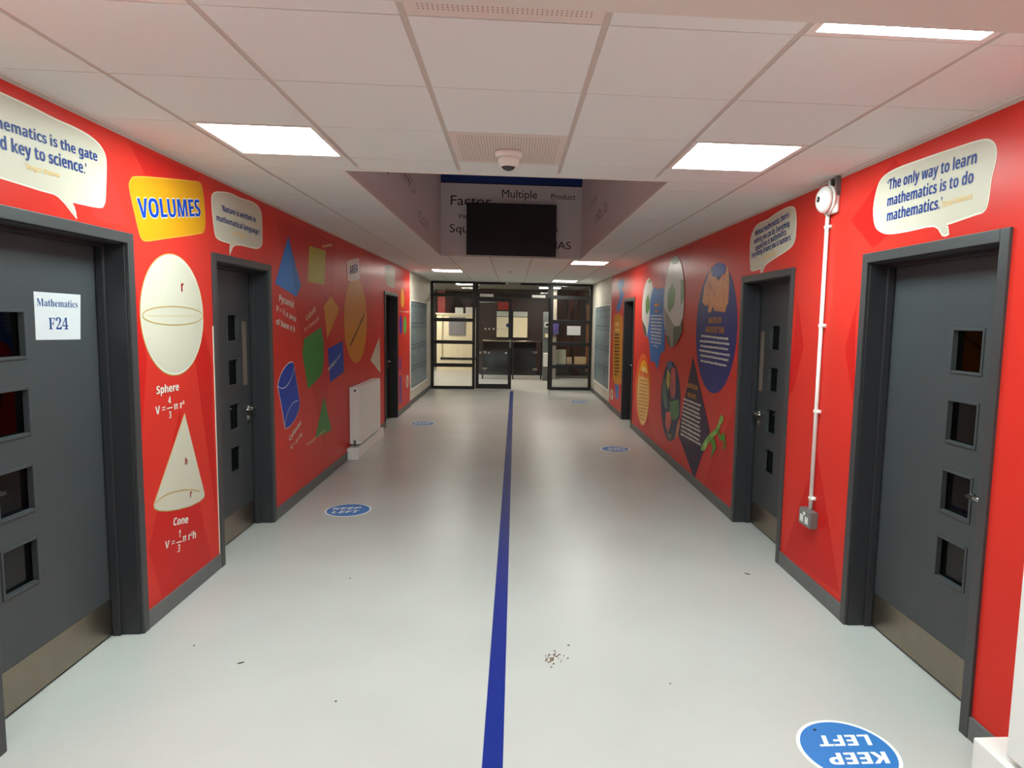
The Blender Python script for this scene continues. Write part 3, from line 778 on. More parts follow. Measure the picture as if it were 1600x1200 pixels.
o = shape('parallelogram_diagram', 'L', D['bpar'], 1, ROYAL, None, 'royal blue printed parallelogram beside the green cuboid'); wtext('L', 'Parallelogram = b x h', 'bpar1', WHITET, o, 2)
o = shape('triangle_diagram', 'L', D['wtri'], 1, CREAM, None, 'cream printed triangle above the radiator')
o = bubble('L', D['bubC'], 'narrow pale speech bubble over the far door beyond the radiator')
cy = smooth(D['cyl'], 3)
o = shape('cylinder_diagram', 'L', offset_pts(cy, 0.006), 1, WHITET, None, 'royal blue printed cylinder outlined in white near the second door')
shape('cylinder_face', 'L', cy, 2, ROYAL, o); line('rim_arc', 'L', smooth(D['cylt'], 3)[:-3], 0.006, 3, WHITET, o); line('base_arc', 'L', smooth(D['cylb'], 3)[:-3], 0.006, 3, WHITET, o)
formula('wall_lettering', 'white Cylinder volume formula printed below the blue cylinder', [('Cylinder', 'cyl1', 'bold'), ('V = π r²h', 'cyl2', 'bold')], D['cyl2'][0])
o = shape('triangle_diagram', 'L', D['gtri'], 1, GREEN, None, 'green printed triangle between the blue cylinder and the radiator'); wtext('L', 'Triangle = ½ b x h', 'gtri1', GOLDT, o, 2)
shape('oval_graphic', 'L', circle(D['oell'], 32), 1, mat('yellow_orange_print', (238, 160, 40), 0.4, 0.12), None, 'yellow printed oval beyond the far door of the radiator wall')
shape('line_graphic', 'L', D['wline'], 1, CREAM, None, 'thin cream printed line under the yellow oval beside the lockers')
shape('blob_graphic', 'L', circle(D['bblob'], 32), 1, mat('violet_blue_print', (64, 52, 168), 0.4, 0.12), None, 'violet printed blob beside the green blob near the lockers')
shape('blob_graphic', 'L', circle(D['gblob'], 32), 2, mat('fresh_green_print', (90, 160, 70), 0.4, 0.12), None, 'green printed blob near the lockers beyond the far door')
shape('strip_graphic', 'L', D['pblob'], 1, mat('purple_print', (110, 52, 140), 0.4, 0.12), None, 'purple printed strip low down beyond the far door')
o = shape('badge_graphic', 'L', circle(D['wblob'], 32), 1, CREAM, None, 'cream printed oval badge low down beside the lockers'); shape('badge_centre', 'L', circle((D['wblob'][0], D['wblob'][1], D['wblob'][2] * .4, D['wblob'][3] * .4), 24), 2, RED_D, o)
shape('oval_graphic', 'L', circle(D['vblob'], 32), 1, mat('mauve_print', (128, 70, 150), 0.4, 0.12), None, 'mauve printed oval at handle height beyond the far door')

# ------------------------------------------------------------------ printed graphics on the bell wall
o = bubble('R', D['bubR'], 'large cream speech bubble over the near door beside the bell')
wtext('R', '‘The only way to learn', 'bubR1', BLUET, o); wtext('R', 'mathematics is to do', 'bubR2', BLUET, o); wtext('R', 'mathematics.’', 'bubR3', BLUET, o); wtext('R', 'Paul Halmos', 'bubR4', GOLDT, o)
o = bubble('R', D['bubS'], 'cream speech bubble with four lines over the second door past the bell')
for s, k in (('‘Without mathematics, there’s', 'bubS1'), ('nothing you can do. Everything', 'bubS2'), ('around you is mathematics.', 'bubS3'), ('Everything around you is numbers.’', 'bubS4')): wtext('R', s, k, BLUET, o)
scribble('R', ['bubS5'], GOLDT, o, name='attribution')
o = shape('circle_poster', 'R', circle(D['navy'], 72), 1, NAVY, None, 'navy printed circle reading MATHS IN ARCHITECTURE with an orange skyline')
shape('skyline_picture', 'R', D['sky'], 2, SKYLINE, o); shape('sun_disc', 'R', circle(D['skyc'], 32), 3, ROYAL, o)
wtext('R', 'MATHS IN', 'navy1', OCHRE, o); wtext('R', 'ARCHITECTURE', 'navy2', OCHRE, o); scribble('R', ['navyb%d' % i for i in range(6)], WHITET, o)
def ball(kk, label, parts, lay=1):
    o = shape('football_picture', 'R', circle(D[kk], 64), lay, BALL, None, label)
    for q, (k, m) in enumerate(parts): shape('ball_patch', 'R', D[k], lay + 1 + (q > 0 and 'ballA_m' in dict(parts)), m, o)
    return o
o = shape('splash_poster', 'R', smooth(D['splash'], 3), 3, SPLASH, None, 'blue printed splash panel between the two footballs')
scribble('R', ['splb%d' % i for i in range(10)], WHITET, o, 4); scribble('R', ['spl1', 'spl2'], OCHRE, o, 4, 'heading')
o = ball('ballA', 'bigger printed football picture above the parrot picture', [('ballA_m', mat('ball_reflection_print', (150, 142, 136), 0.3, 0.12)), ('ballA_g', BALLG), ('ballA_d', BALLD), ('ballA_t', BALLD), ('ballA_e', BALLG), ('ballA_l', BALLD)], 5)  # taupe patch paints a dim reflection on the ball's lower half
ball('ballB', 'smaller printed football picture next to the far door of the bell wall', [('ballB_g', BALLG), ('ballB_d', BALLD), ('ballB_t', BALLG)])
shape('splash_graphic', 'R', smooth(D['splfar'], 3), 1, SPLASH, None, 'blue printed splash above the yellow panel beside the lockers')
o = shape('tall_poster', 'R', smooth(D['pill'], 2), 1, AMBER, None, 'tall yellow printed panel beyond the far door of the bell wall')
scribble('R', ['pillb%d' % i for i in range(13)], BLACKT, o, 2); scribble('R', ['pill1', 'pill2'], FOODS, o, 2, 'heading')
shape('strip_graphic', 'R', D['bstrip'], 1, SPLASH, None, 'blue printed strip under the tall yellow panel')
o = shape('badge_graphic', 'R', circle(D['badge'], 32), 1, CREAM, None, 'cream printed oval badge under the tall yellow panel'); shape('badge_centre', 'R', circle((D['badge'][0], D['badge'][1], D['badge'][2] * .4, D['badge'][3] * .4), 24), 2, RED_D, o)
c = D['ofood']
o = shape('circle_poster', 'R', circle(c, 64), 1, ORANGE2, None, 'orange ringed printed circle low down under the smaller football')
shape('dark_ring', 'R', circle((D['ofood2'][0], D['ofood2'][1], D['ofood2'][2] * 1.04, D['ofood2'][3] * 1.04), 64), 2, RED_D, o)
shape('panel_face', 'R', circle(D['ofood2'], 64), 3, mat('deep_amber_print', (240, 160, 30), 0.4, 0.12), o)
cc = D['ofood2']; shape('text_ground', 'R', circle((cc[0], cc[1] - 0.04, cc[2] * .93, cc[3] * .88), 64), 4, FOODS, o)
scribble('R', ['ofb%d' % i for i in range(12)], ORANGE, o, 5); scribble('R', ['of1'], ORANGE2, o, 5, 'heading')
o = shape('parrot_picture', 'R', circle(D['parrot'], 64), 1, mat('feather_navy_print', (44, 54, 84), 0.4, 0.12), None, 'round printed picture of bright parrot feathers beside the dark diamond')
for k, c in (('pa_b', (50, 84, 150)), ('pa_y', (170, 150, 46)), ('pa_r', (190, 48, 58)), ('pa_g', (44, 112, 46)), ('pa_s', (200, 66, 44)), ('pa_o', (92, 84, 40)), ('pa_e', (222, 120, 60)), ('pa_t', (48, 92, 78))):
    shape('feather_patch', 'R', smooth(D[k], 2), 2, patches('feather_%s_print' % k[-1], [tuple(int(v * .72) for v in c), c, tuple(min(255, int(v * 1.2)) for v in c)], 11), o)
P = D['dia']; z = 0.10
def cutz(a, b): t = (z - a[1]) / (b[1] - a[1]); return (a[0] + (b[0] - a[0]) * t, z)
pts = [P[0], P[1]] + ([cutz(P[1], P[2]), cutz(P[3], P[2])] if P[2][1] < z else [P[2]]) + [P[3]]
o = shape('diamond_poster', 'R', pts, 2, DUSK, None, 'dark printed diamond reading MATHS IN NATURE behind the mantis')
wtext('R', 'MATHS IN', 'dia1', OCHRE, o, 3); wtext('R', 'NATURE', 'dia2', OCHRE, o, 3); scribble('R', ['diab%d' % i for i in range(10)], WHITET, o, 3)
o = shape('mantis_picture', 'R', smooth(D['mant_body'], 2), 4, MANTIS, None, 'green printed mantis picture beside the dark diamond')
for k, m in (('mant_head', MANTIS), ('mant_arm', MANTISD), ('mant_leg', MANTISD), ('mant_shin', MANTISD), ('mant_shin2', MANTISD)): shape('mantis_limb' if k != 'mant_head' else 'mantis_head', 'R', D[k], 5, m, o)

# ------------------------------------------------------------------ doors
def door(n, side, X, y0, y1, latch, yv, vw, label, leafm=None, panels=True, finger=None, kick=True):
    s = side; dx = lambda d: X + s * d                        # d: depth into the wall
    leafm = leafm or LEAF
    root = struct(empty('door_%d' % n, (X, (y0 + y1) / 2, 0)), label, 'door')
    aw = 0.052; top = DTOP - 0.005
    mb = MB()
    mb.box(dx(-0.014), dx(0.004), y0, y0 + aw, 0, top, FRAME); mb.box(dx(-0.014), dx(0.004), y1 - aw, y1, 0, top, FRAME); mb.box(dx(-0.014), dx(0.004), y0 + aw, y1 - aw, top - aw, top, FRAME)
    mb.build('architrave', root, 0.003)
    mb = MB(); a, b, t = y0 + aw + 0.006, y1 - aw - 0.006, top - aw - 0.006
    mb.box(dx(0.0041), dx(0.22), y0 + 0.021, a, 0, t + .03, LINING); mb.box(dx(0.0041), dx(0.22), b, y1 - 0.021, 0, t + .03, LINING); mb.box(dx(0.0041), dx(0.22), a, b, t, t + 0.029, LINING)
    st = 0.016                                                 # stop on the corridor side of the leaf
    mb.box(dx(0.098), dx(0.137), a, a + st, 0, t, LINING); mb.box(dx(0.098), dx(0.137), b - st, b, 0, t, LINING); mb.box(dx(0.098), dx(0.137), a + st, b - st, t - st, t, LINING)
    mb.build('frame_lining', root, 0.002)
    mb = MB(); mb.box(dx(0.15), dx(0.2), a + .001, b - .001, 0.0, 0.008, SHADOW); mb.build('gap_shade', root)  # black strip stands for the shade in the gap under the leaf
    la, lb, lt = a + 0.004, b - 0.004, t - 0.004
    d0, d1 = 0.142, 0.186
    zc = [1.597, 1.266, 0.930, 0.605]; hw, hh = vw / 2, 0.107
    mb = MB()
    if panels:
        mb.box(dx(d0), dx(d1), la, yv - hw, 0.010, lt, leafm); mb.box(dx(d0), dx(d1), yv + hw, lb, 0.010, lt, leafm)
        zz = [lt] + [v for c in zc for v in (c + hh, c - hh)] + [0.010]
        for k in range(0, len(zz), 2): mb.box(dx(d0), dx(d1), yv - hw, yv + hw, zz[k + 1], zz[k], leafm)
    else: mb.box(dx(d0), dx(d1), la, lb, 0.010, lt, leafm)
    mb.build('door_leaf', root)
    if panels:
        for c in zc:
            mb = MB(); w = 0.014
            for (q0, q1, r0, r1) in ((yv - hw, yv - hw + w, c - hh, c + hh), (yv + hw - w, yv + hw, c - hh, c + hh), (yv - hw + w, yv + hw - w, c + hh - w, c + hh), (yv - hw + w, yv + hw - w, c - hh, c - hh + w)):
                mb.box(dx(d0 - 0.005), dx(d0 + 0.022), q0 + .0005, q1 - .0005, r0 + .0005, r1 - .0005, leafm)
            v = mb.build('vision_panel', root, 0.002)
            mb = MB(); mb.box(dx(d0 + 0.024), dx(d0 + 0.030), yv - hw + .001, yv + hw - .001, c - hh + .001, c + hh - .001, PANED)
            g = mb.build('glass_pane', v)
    if kick:
        mb = MB(); mb.box(dx(d0 - 0.002), dx(d0), la + 0.012, lb - 0.012, 0.014, 0.203, STEEL); mb.build('kick_plate', root)
    yl = la + 0.075 if latch == 'near' else lb - 0.075; sg = 1 if latch == 'near' else -1
    mb = MB()
    mb.tube((dx(d0 - .001), yl, 0.965), (dx(d0 - 0.010), yl, 0.965), 0.026, CHROME, 20)
    mb.tube((dx(d0 - 0.009), yl, 0.965), (dx(d0 - 0.058), yl, 0.965), 0.0095, CHROME, 14)
    mb.tube((dx(d0 - 0.052), yl - sg * 0.008, 0.965), (dx(d0 - 0.052), yl + sg * 0.118, 0.965), 0.0095, CHROME, 14)
    mb.tube((dx(d0 - 0.052), yl + sg * 0.112, 0.965), (dx(d0 - 0.016), yl + sg * 0.118, 0.965), 0.0085, CHROME, 12)
    hn = mb.build('lever_handle', root)
    mb = MB(); mb.tube((dx(d0 - .0023), yl, 0.885), (dx(d0 - 0.008), yl, 0.885), 0.025, CHROME, 20); mb.tube((dx(d0 - 0.008), yl, 0.885), (dx(d0 - 0.0145), yl, 0.885), 0.009, METALB, 12); mb.build('lock_cylinder', root)
    mb = MB(); mb.box(dx(d0 - .0022), dx(d0 - .0003), yl - 0.032, yl + 0.032, 0.835, 0.935, STEEL); mb.build('lock_plate', root, 0.001)
    if finger:
        mb = MB(); mb.box(dx(d0 - 0.0025), dx(d0 - 0.0002), finger - 0.036, finger + 0.036, 1.15, 1.645, mat('worn_finger_plate', (140, 124, 112), 0.45, 0.5, metal=0.35)); mb.build('finger_plate', root, 0.001)
    return root
door(1, -1, XL, *DL[0], 'near', 2.852, 0.218, 'dark grey door carrying the Mathematics F24 sign')
door(2, -1, XL, *DL[1], 'far', 5.045, 0.205, 'dark grey door between the printed cone and the blue pyramid', finger=5.255)
door(3, -1, XL, *DL[2], 'far', 10.7, 0.2, 'charcoal door beyond the radiator', leafm=LEAFK, panels=False, kick=False)
door(4, 1, XR, *DR[0], 'near', 2.852, 0.218, 'dark grey door under the quotation about the only way to learn')
door(5, 1, XR, *DR[1], 'far', 5.045, 0.205, 'dark grey door between the bell and the navy circle', finger=5.30)
door(6, 1, XR, *DR[2], 'far', 10.8, 0.2, 'charcoal door beside the tall yellow panel and the lockers', leafm=LEAFK, panels=False, kick=False)

# paper sign pinned on the first door
pts = D['sign']; X = -2.05 + 0.0012
root = empty('paper_sign', (X, pts[0][0], pts[2][1]), 'white paper sign reading Mathematics F24 on a grey door', 'sign')
mb = MB(); mb.prism([(X, y, z) for y, z in pts], (-0.001, 0, 0), PAPER); mb.build('paper_sheet', root)
a, b, c = D['sign1']; place_text('Mathematics', (X + .0006, a[0], a[1]), (X + .0006, b[0], b[1]), (0, 0, 1), c, INK, root, style='serif', capunit=.678, thick=0.0)
a, b, c = D['sign2']; place_text('F24', (X + .0006, a[0], a[1]), (X + .0006, b[0], b[1]), (0, 0, 1), c, INK, root, style='serif', capunit=.70, thick=0.0)

# ------------------------------------------------------------------ lights
def light_panel(x, y, label, m, z=H, group='lit square ceiling panels'):
    root = empty('ceiling_light', (x + .3, y + .3, z), label, 'ceiling light', group)
    mb = MB(); w = 0.027; a, b, c, d = x + .012, x + .588, y + .003, y + .597
    mb.box(a, a + w, c, d, z - 0.001, z + 0.035, WHITE); mb.box(b - w, b, c, d, z - 0.001, z + 0.035, WHITE); mb.box(a + w, b - w, c, c + w, z - 0.001, z + 0.035, WHITE); mb.box(a + w, b - w, d - w, d, z - 0.001, z + 0.035, WHITE)
    mb.build('light_frame', root)
    mb = MB(); mb.box(a + w, b - w, c + w, d - w, z + 0.004, z + 0.03, m); mb.build('diffuser', root)
    return root
LB = ['lit ceiling panel half hidden by the beam above the F24 door', 'lit ceiling panel half hidden by the beam above the lever door with the quotation', 'lit ceiling panel between the dome camera and the VOLUMES panel', 'lit ceiling panel between the dome camera and the bell',
      'lit ceiling panel behind the beam on the radiator wall side', 'lit ceiling panel behind the beam on the bell wall side', 'lit ceiling panel just past the ceiling well near the footballs', 'lit ceiling panel in front of the lockers past the radiator', 'lit ceiling panel closest to the glazed screen']
for (p, l) in zip(LIGHTS, LB): light_panel(p[0], p[1], l, LAMPF if p[1] > 5 else LAMP)

def perf_tile(x, y, label):
    root = empty('perforated_tile', (x + .3, y + .3, H), label, 'ceiling tile', 'perforated ceiling tiles')
    mb = MB(); mb.box(x + .011, x + .589, y + .0022, y + .5978, H, H + 0.016, mat('perforated_metal', (226, 216, 208), 0.6, 0.3)); mb.build('tile_panel', root)
    mb = MB(); i = mb.mi(PERF); n = 36
    for a in range(n):
        for b in range(n):
            cx, cy, r = x + .05 + .5 * a / (n - 1), y + .05 + .5 * b / (n - 1), 0.0026
            f = mb.bm.faces.new([mb.bm.verts.new((cx + r * math.cos(t), cy - r * math.sin(t), H - 0.0004)) for t in [math.pi / 3 * k for k in range(6)]]); f.material_index = i
    mb.build('perforation', root)
perf_tile(*PERFS[0], 'perforated metal ceiling tile partly hidden by the beam'); perf_tile(*PERFS[1], 'perforated metal ceiling tile carrying the dome camera')
# dome camera
cx, cy = 0.0, 3.60
root = empty('dome_camera', (cx, cy, H), 'white dome security camera under the perforated ceiling tile', 'security camera')
mb = MB(); mb.lathe([(0.074, 0.001), (0.074, 0.014), (0.070, 0.024), (0.060, 0.030)], (cx, cy, H), (0, 0, -1), WPLAS, 36); mb.build('camera_base', root)
mb = MB(); mb.lathe([(0.058, 0.0302), (0.057, 0.048), (0.052, 0.062), (0.045, 0.070)], (cx, cy, H), (0, 0, -1), WPLAS, 36); mb.build('camera_body', root)
mb = MB(); mb.lathe([(0.038, 0.0702), (0.035, 0.080), (0.026, 0.090), (0.012, 0.096), (0.0, 0.097)], (cx, cy, H), (0, 0, -1), mat('smoked_dome', (58, 60, 62), 0.08), 32); mb.build('smoked_dome', root)
mb = MB(); mb.lathe([(0.045, 0.0701), (0.047, 0.075), (0.044, 0.079), (0.0385, 0.079), (0.0385, 0.0701)], (cx, cy, H), (0, 0, -1), WPLAS, 32); mb.build('dome_rim', root)
mb = MB(); mb.lathe([(0.05, 0.0), (0.05, 0.02), (0.035, 0.035), (0, 0.036)], (-0.02, 12.25, H - .0005), (0, 0, -1), WPLAS, 20)
tag(mb.build('smoke_detector', origin=(-.02, 12.25, H)), 'small white smoke detector on the ceiling before the glazed screen', 'smoke detector')

# ------------------------------------------------------------------ bell, trunking, socket
root = empty('fire_bell', (XR, 3.90, 2.36), 'round white alarm bell on the red wall near the ceiling', 'alarm bell')
zc, yc = 2.455, 3.915
mb = MB(); mb.box(XR - 0.028, XR, yc - 0.075, yc + 0.075, zc - 0.085, zc + 0.075, WPLAS); mb.build('back_box', root, 0.012)
mb = MB(); mb.lathe([(0.080, 0.026), (0.084, 0.032), (0.084, 0.040), (0.080, 0.046)], (XR, yc, zc), (-1, 0, 0), WPLAS, 32); mb.build('backing_ring', root)
mb = MB(); mb.lathe([(0.078, 0.050), (0.080, 0.054), (0.079, 0.066), (0.071, 0.080), (0.055, 0.092), (0.030, 0.098), (0.0, 0.099)], (XR, yc, zc), (-1, 0, 0), WHITE, 36); mb.build('gong', root)
mb = MB(); mb.lathe([(0.017, 0.0965), (0.017, 0.1015), (0.0, 0.102)], (XR, yc, zc), (-1, 0, 0), BLACK, 20); mb.build('bolt_washer', root)
mb = MB(); mb.lathe([(0.006, 0.102), (0.006, 0.107)], (XR, yc, zc), (-1, 0, 0), CHROME, 6); mb.build('bolt', root)
mb = MB(); mb.box(XR - 0.03, XR - .001, 3.84, 3.856, 2.47, H - 0.006, METALB); mb.box(XR - 0.012, XR - .001, 3.8555, 3.945, 2.545, 2.575, DARKC); mb.tube((XR - .016, 3.952, 2.51), (XR - .016, 3.952, H - .008), 0.010, WPLAS, 12); mb.build('bracket', root)
yt = 3.955
root = empty('cable_conduit', (XR, yt, 0.54), 'thin white cable conduit from the bell down to the socket', 'conduit')
mb = MB(); mb.tube((XR - 0.016, yt, 0.535), (XR - 0.016, yt, 2.385), 0.0125, WPLAS, 16); mb.build('pipe', root)
for z in (2.30, 1.70, 1.165, 0.61):
    mb = MB(); mb.box(XR - 0.006, XR - .0005, yt - 0.034, yt + 0.016, z - 0.011, z + 0.011, WPLAS); mb.lathe([(0.0105, 0.0), (0.0105, 0.018), (0.006, 0.022)], (XR - .004, yt - .026, z), (-1, 0, 0), WPLAS, 14); mb.box(XR - 0.030, XR - 0.001, yt - 0.0135, yt + 0.0135, z - 0.008, z + 0.008, WPLAS); mb.build('saddle', root, 0.001)
root = empty('power_socket', (XR, 3.95, 0.41), 'grey metal double power socket at the foot of the conduit', 'socket')
sy0, sy1, sz0, sz1, sx = 3.878, 4.035, 0.428, 0.533, XR - 0.048
mb = MB(); mb.box(sx, XR, sy0, sy1, sz0, sz1, METALB); mb.build('socket_box', root, 0.004)
mb = MB(); mb.box(sx - 0.006, sx - .0002, sy0 + .003, sy1 - .003, sz0 + .003, sz1 - .003, mat('socket_face', (132, 130, 128), 0.35, 0.5, metal=.4)); mb.build('face_plate', root, 0.002)
for yy in (sy0 + 0.044, sy1 - 0.044):
    mb = MB(); mb.box(sx - 0.008, sx - 0.0065, yy - 0.003, yy + 0.003, 0.478, 0.487, SHADOW); mb.box(sx - 0.008, sx - 0.0065, yy - 0.014, yy - 0.007, 0.459, 0.463, SHADOW); mb.box(sx - 0.008, sx - 0.0065, yy + 0.007, yy + 0.014, 0.459, 0.463, SHADOW)
    mb.box(sx - 0.0078, sx - 0.0064, yy - 0.021, yy + 0.021, 0.450, 0.493, WPLAS); mb.build('outlet', root)
    mb = MB(); k = 0.028 if yy > 3.95 else -0.028; mb.box(sx - 0.010, sx - 0.0065, yy - k - 0.005, yy - k + 0.005, 0.500, 0.518, WPLAS); mb.build('rocker_switch', root)

# ------------------------------------------------------------------ radiators on their pipe boxings
def radiator(side, X, y0, y1, z0, z1, depth, label, label_box, by0, by1, bd, bz):
    s = side
    root = empty('radiator', (X - s * depth / 2, (y0 + y1) / 2, z0), label, 'radiator', None)
    fx = X - s * depth
    mb = MB(); mb.box(fx, fx + s * 0.012, y0, y1, z0, z1 - 0.002, WHITE); mb.build('front_panel', root, 0.005)
    mb = MB(); mb.box(X - s * 0.022, X - s * 0.010, y0 + .01, y1 - .01, z0 + .01, z1 - .01, WHITE); mb.build('back_panel', root, 0.003)
    for yy in (y0 + 0.0005, y1 - 0.0105):
        mb = MB(); mb.box(fx + s * 0.0125, X - s * 0.005, yy, yy + 0.010, z0 + 0.002, z1 - 0.003, WHITE)
        e = mb.build('end_panel', root, 0.002)
        ys = yy - 0.001 if yy < (y0 + y1) / 2 else yy + 0.011
        mb = MB(); mb.tube((X - s * depth * .55, ys, z1 - 0.045), (X - s * depth * .55, ys + 0.006, z1 - 0.045), 0.013, BLACK, 14); mb.build('blanking_plug', e)
    mb = MB(); n = int((y1 - y0) / 0.03)
    mb.box(fx + s * .013, fx + s * .022, y0 + .011, y1 - .011, z1 - .012, z1 - .004, WHITE); mb.box(X - s * .032, X - s * .023, y0 + .011, y1 - .011, z1 - .012, z1 - .004, WHITE)
    for k in range(n): yy = y0 + 0.012 + k * 0.03; mb.box(fx + s * 0.022, X - s * 0.032, yy, yy + 0.016, z1 - .012, z1 - .005, WHITE)
    mb.build('top_grille', root)
    mb = MB(); cxx = X - s * depth * .55; mb.tube((cxx, y0 - 0.028, z0 + 0.03), (cxx, y0 + 0.0, z0 + 0.03), 0.010, METALB, 12); mb.tube((cxx, y0 - 0.028, bz + .0005), (cxx, y0 - 0.028, z0 + 0.055), 0.013, METALB, 12); mb.build('valve', root)
    for yy in (y0 + .22, y1 - .22):
        mb = MB(); mb.box(X - s * .012, X - s * .0002, yy, yy + .04, z0 + .05, z1 - .05, WHITE); mb.build('wall_bracket', root)
    mb = MB(); mb.box(X - s * 0.0002, X - s * bd, by0, by1, 0.0, bz, WHITE)
    tag(mb.build('pipe_boxing', bevel=0.006, origin=(X - s * bd / 2, (by0 + by1) / 2, 0)), label_box, 'pipe boxing')
radiator(-1, XL, 7.925, 9.14, 0.165, 0.862, 0.128, 'white panel radiator on the red wall under the cream triangle', 'white pipe boxing along the floor under the white radiator', 7.80, 9.33, 0.135, 0.142)
radiator(1, XR, 0.75, 2.12, 0.165, 0.985, 0.118, 'white radiator cut off at the picture edge beside the quotation door', 'white pipe boxing at the floor beside the quotation door', 0.6, 2.256, 0.14, 0.142)

# ------------------------------------------------------------------ floor markings
mb = MB(); mb.prism([(-0.068, 0.8, 0.0012), (0.012, 0.8, 0.0012), (0.075, 15.55, 0.0012), (-0.005, 15.55, 0.0012)], (0, 0, -0.001), TAPE)
tag(mb.build('floor_tape', origin=(0, 8, 0.0005)), 'long blue tape line down the middle of the floor', 'floor tape')
def keep_left(x, y, rot, label):
    root = empty('floor_sticker', (x, y, 0), label, 'floor sticker', 'KEEP LEFT floor stickers')
    r = 0.197; n = 64
    ring = lambda rr, z: [(x + rr * math.cos(2 * math.pi * k / n), y + rr * math.sin(2 * math.pi * k / n), z) for k in range(n)]
    mb = MB(); mb.prism(ring(r, 0.0010), (0, 0, -0.0009), VINYLW); mb.build('white_border', root)
    mb = MB(); mb.prism(ring(r * 0.925, 0.0016), (0, 0, -0.0005), VINYL); mb.build('blue_disc', root)
    e = Vector((math.cos(rot), math.sin(rot), 0)); u = Vector((-math.sin(rot), math.cos(rot), 0)); o = Vector((x, y, 0.0022)) - e * 0.022
    for s, dy, w in (('KEEP', 0.018, 0.118), ('LEFT', -0.092, 0.108)):
        place_text(s, o + u * dy - e * w, o + u * dy + e * w, u + e * 0.22, 0.070, VINYLW, root, style='bold')
keep_left(-1.39, 5.742, math.radians(7), 'KEEP LEFT floor sticker in front of the blue pyramid wall')
keep_left(-1.385, 10.57, math.radians(6), 'KEEP LEFT floor sticker by the charcoal door beyond the radiator')
keep_left(1.428, 8.575, math.radians(182), 'upside-down KEEP LEFT floor sticker in front of the orange ringed circle')
keep_left(1.46, 13.64, math.radians(180), 'upside-down KEEP LEFT floor sticker in front of the lockers by the screen')
keep_left(1.405, 2.398, math.radians(180), 'big upside-down KEEP LEFT floor sticker by the quotation door')
mb = MB(); R = random.Random(11)
def crumb(x, y, l, w, a, m, h=0.003):
    c, s = math.cos(a), math.sin(a); pts = []
    for k in range(7):
        t = 2 * math.pi * k / 7; rr = R.uniform(.7, 1.1); u, v = l * rr * math.cos(t), w * rr * math.sin(t); pts.append((x + u * c - v * s, y + u * s + v * c, h))
    mb.prism(pts, (0, 0, -h + 0.0002), m)
for _ in range(34): crumb(0.262 + R.gauss(0, .022), 3.150 + R.gauss(0, .035), R.uniform(.003, .009), R.uniform(.002, .004), R.uniform(0, 3), BROWNC)
for q in ((-1.273, 3.15, .016, .005, .5), (-.726, 2.807, .006, .004, 0), (-1.578, 3.33, .005, .004, 0), (1.659, 4.232, .02, .006, 2.4), (.35, 3.28, .008, .004, 0), (1.33, 2.53, .01, .006, .2), (-1.0, 4.2, .006, .004, 1), (.8, 2.9, .004, .003, 0)): crumb(*q, DARKC)
tag(mb.build('debris'), 'brown crumbs and dark bits scattered on the near floor', 'debris', kind='stuff')

# ------------------------------------------------------------------ screen in the ceiling well and painted words
root = empty('television', (0, 9.47, 2.60), 'black wall television hung in the ceiling well', 'television')
mb = MB(); mb.box(-0.630, 0.635, 9.43, 9.475, 2.600, 3.325, BLACK); mb.build('bezel', root, 0.004)
mb = MB(); mb.box(-0.617, 0.622, 9.4275, 9.4298, 2.620, 3.312, SCREEN); mb.build('screen', root)
mb = MB(); mb.box(-0.25, 0.25, 9.4752, 9.5295, 2.8, 3.15, BLACK); mb.build('wall_mount', root)
def well_word(s, x0, x1, z, cap, label):
    e = empty('painted_word', (x0, 9.5285, z), label, 'painted word', 'dark words on the well wall')
    place_text(s, (x0, 9.5285, z), (x1, 9.5285, z), (0, 0, 1), cap, WELLT, e, style='plain', thick=0.0)
well_word('Factor', -0.860, -0.290, 3.297, 0.132, 'large painted word Factor at the corner of the television')
well_word('Multiple', -0.140, 0.360, 3.422, 0.110, 'painted word Multiple above the television')
well_word('Product', 0.560, 0.907, 3.421, 0.076, 'small painted word Product near the top of the well')
well_word('Variable', -0.760, -0.43, 3.116, 0.066, 'small painted word beginning Var beside the television')
well_word('Squares', -0.872, -0.30, 2.917, 0.112, 'painted word beginning Squ beside the television')
well_word('BIDMAS', 0.26, 0.856, 2.723, 0.104, 'painted capitals ending in AS beside the television')
well_word('Ratios', 0.36, 0.662, 2.974, 0.085, 'painted word ending in s at the television edge')
def well_marks(side, label, rows_):
    e = empty('faded_lettering', (WELL[0] if side < 0 else WELL[1], 6.5, 2.9), label, 'painted word')
    x = (WELL[0] + .0015) if side < 0 else (WELL[1] - .0015); mb = MB(); i = mb.mi(mat('faded_lettering_paint', (104, 90, 104), 0.7))
    for (y, z, n, c) in rows_:
        for k in range(n):
            h = c * R.choice([.7, .7, 1])
            for (a, b, z0, z1) in R.sample([(0, .11, 0, h), (.38, .49, 0, .7 * c), (0, .5, .6 * c, .7 * c), (0, .45, 0, .1 * c), (.1, .4, .3 * c, .4 * c)], R.randint(2, 3)):
                v = [(x, y + c * a, z + z0), (x, y + c * b, z + z0), (x, y + c * b, z + z1), (x, y + c * a, z + z1)]
                f = mb.bm.faces.new([mb.bm.verts.new(p) for p in (v if side < 0 else v[::-1])]); f.material_index = i
            y += c * .75
    mb.build('letter_row', e)
well_marks(-1, 'faded words on the well side above the radiator wall', [(5.0, 2.86, 6, .14), (6.0, 2.98, 9, .16), (7.3, 2.75, 9, .14), (6.8, 3.35, 8, .14), (5.2, 3.2, 6, .12)])
well_marks(1, 'faded words on the well side above the bell wall', [(5.2, 2.95, 7, .14), (6.9, 2.85, 9, .15), (6.2, 3.3, 7, .13), (7.8, 3.1, 7, .12)])

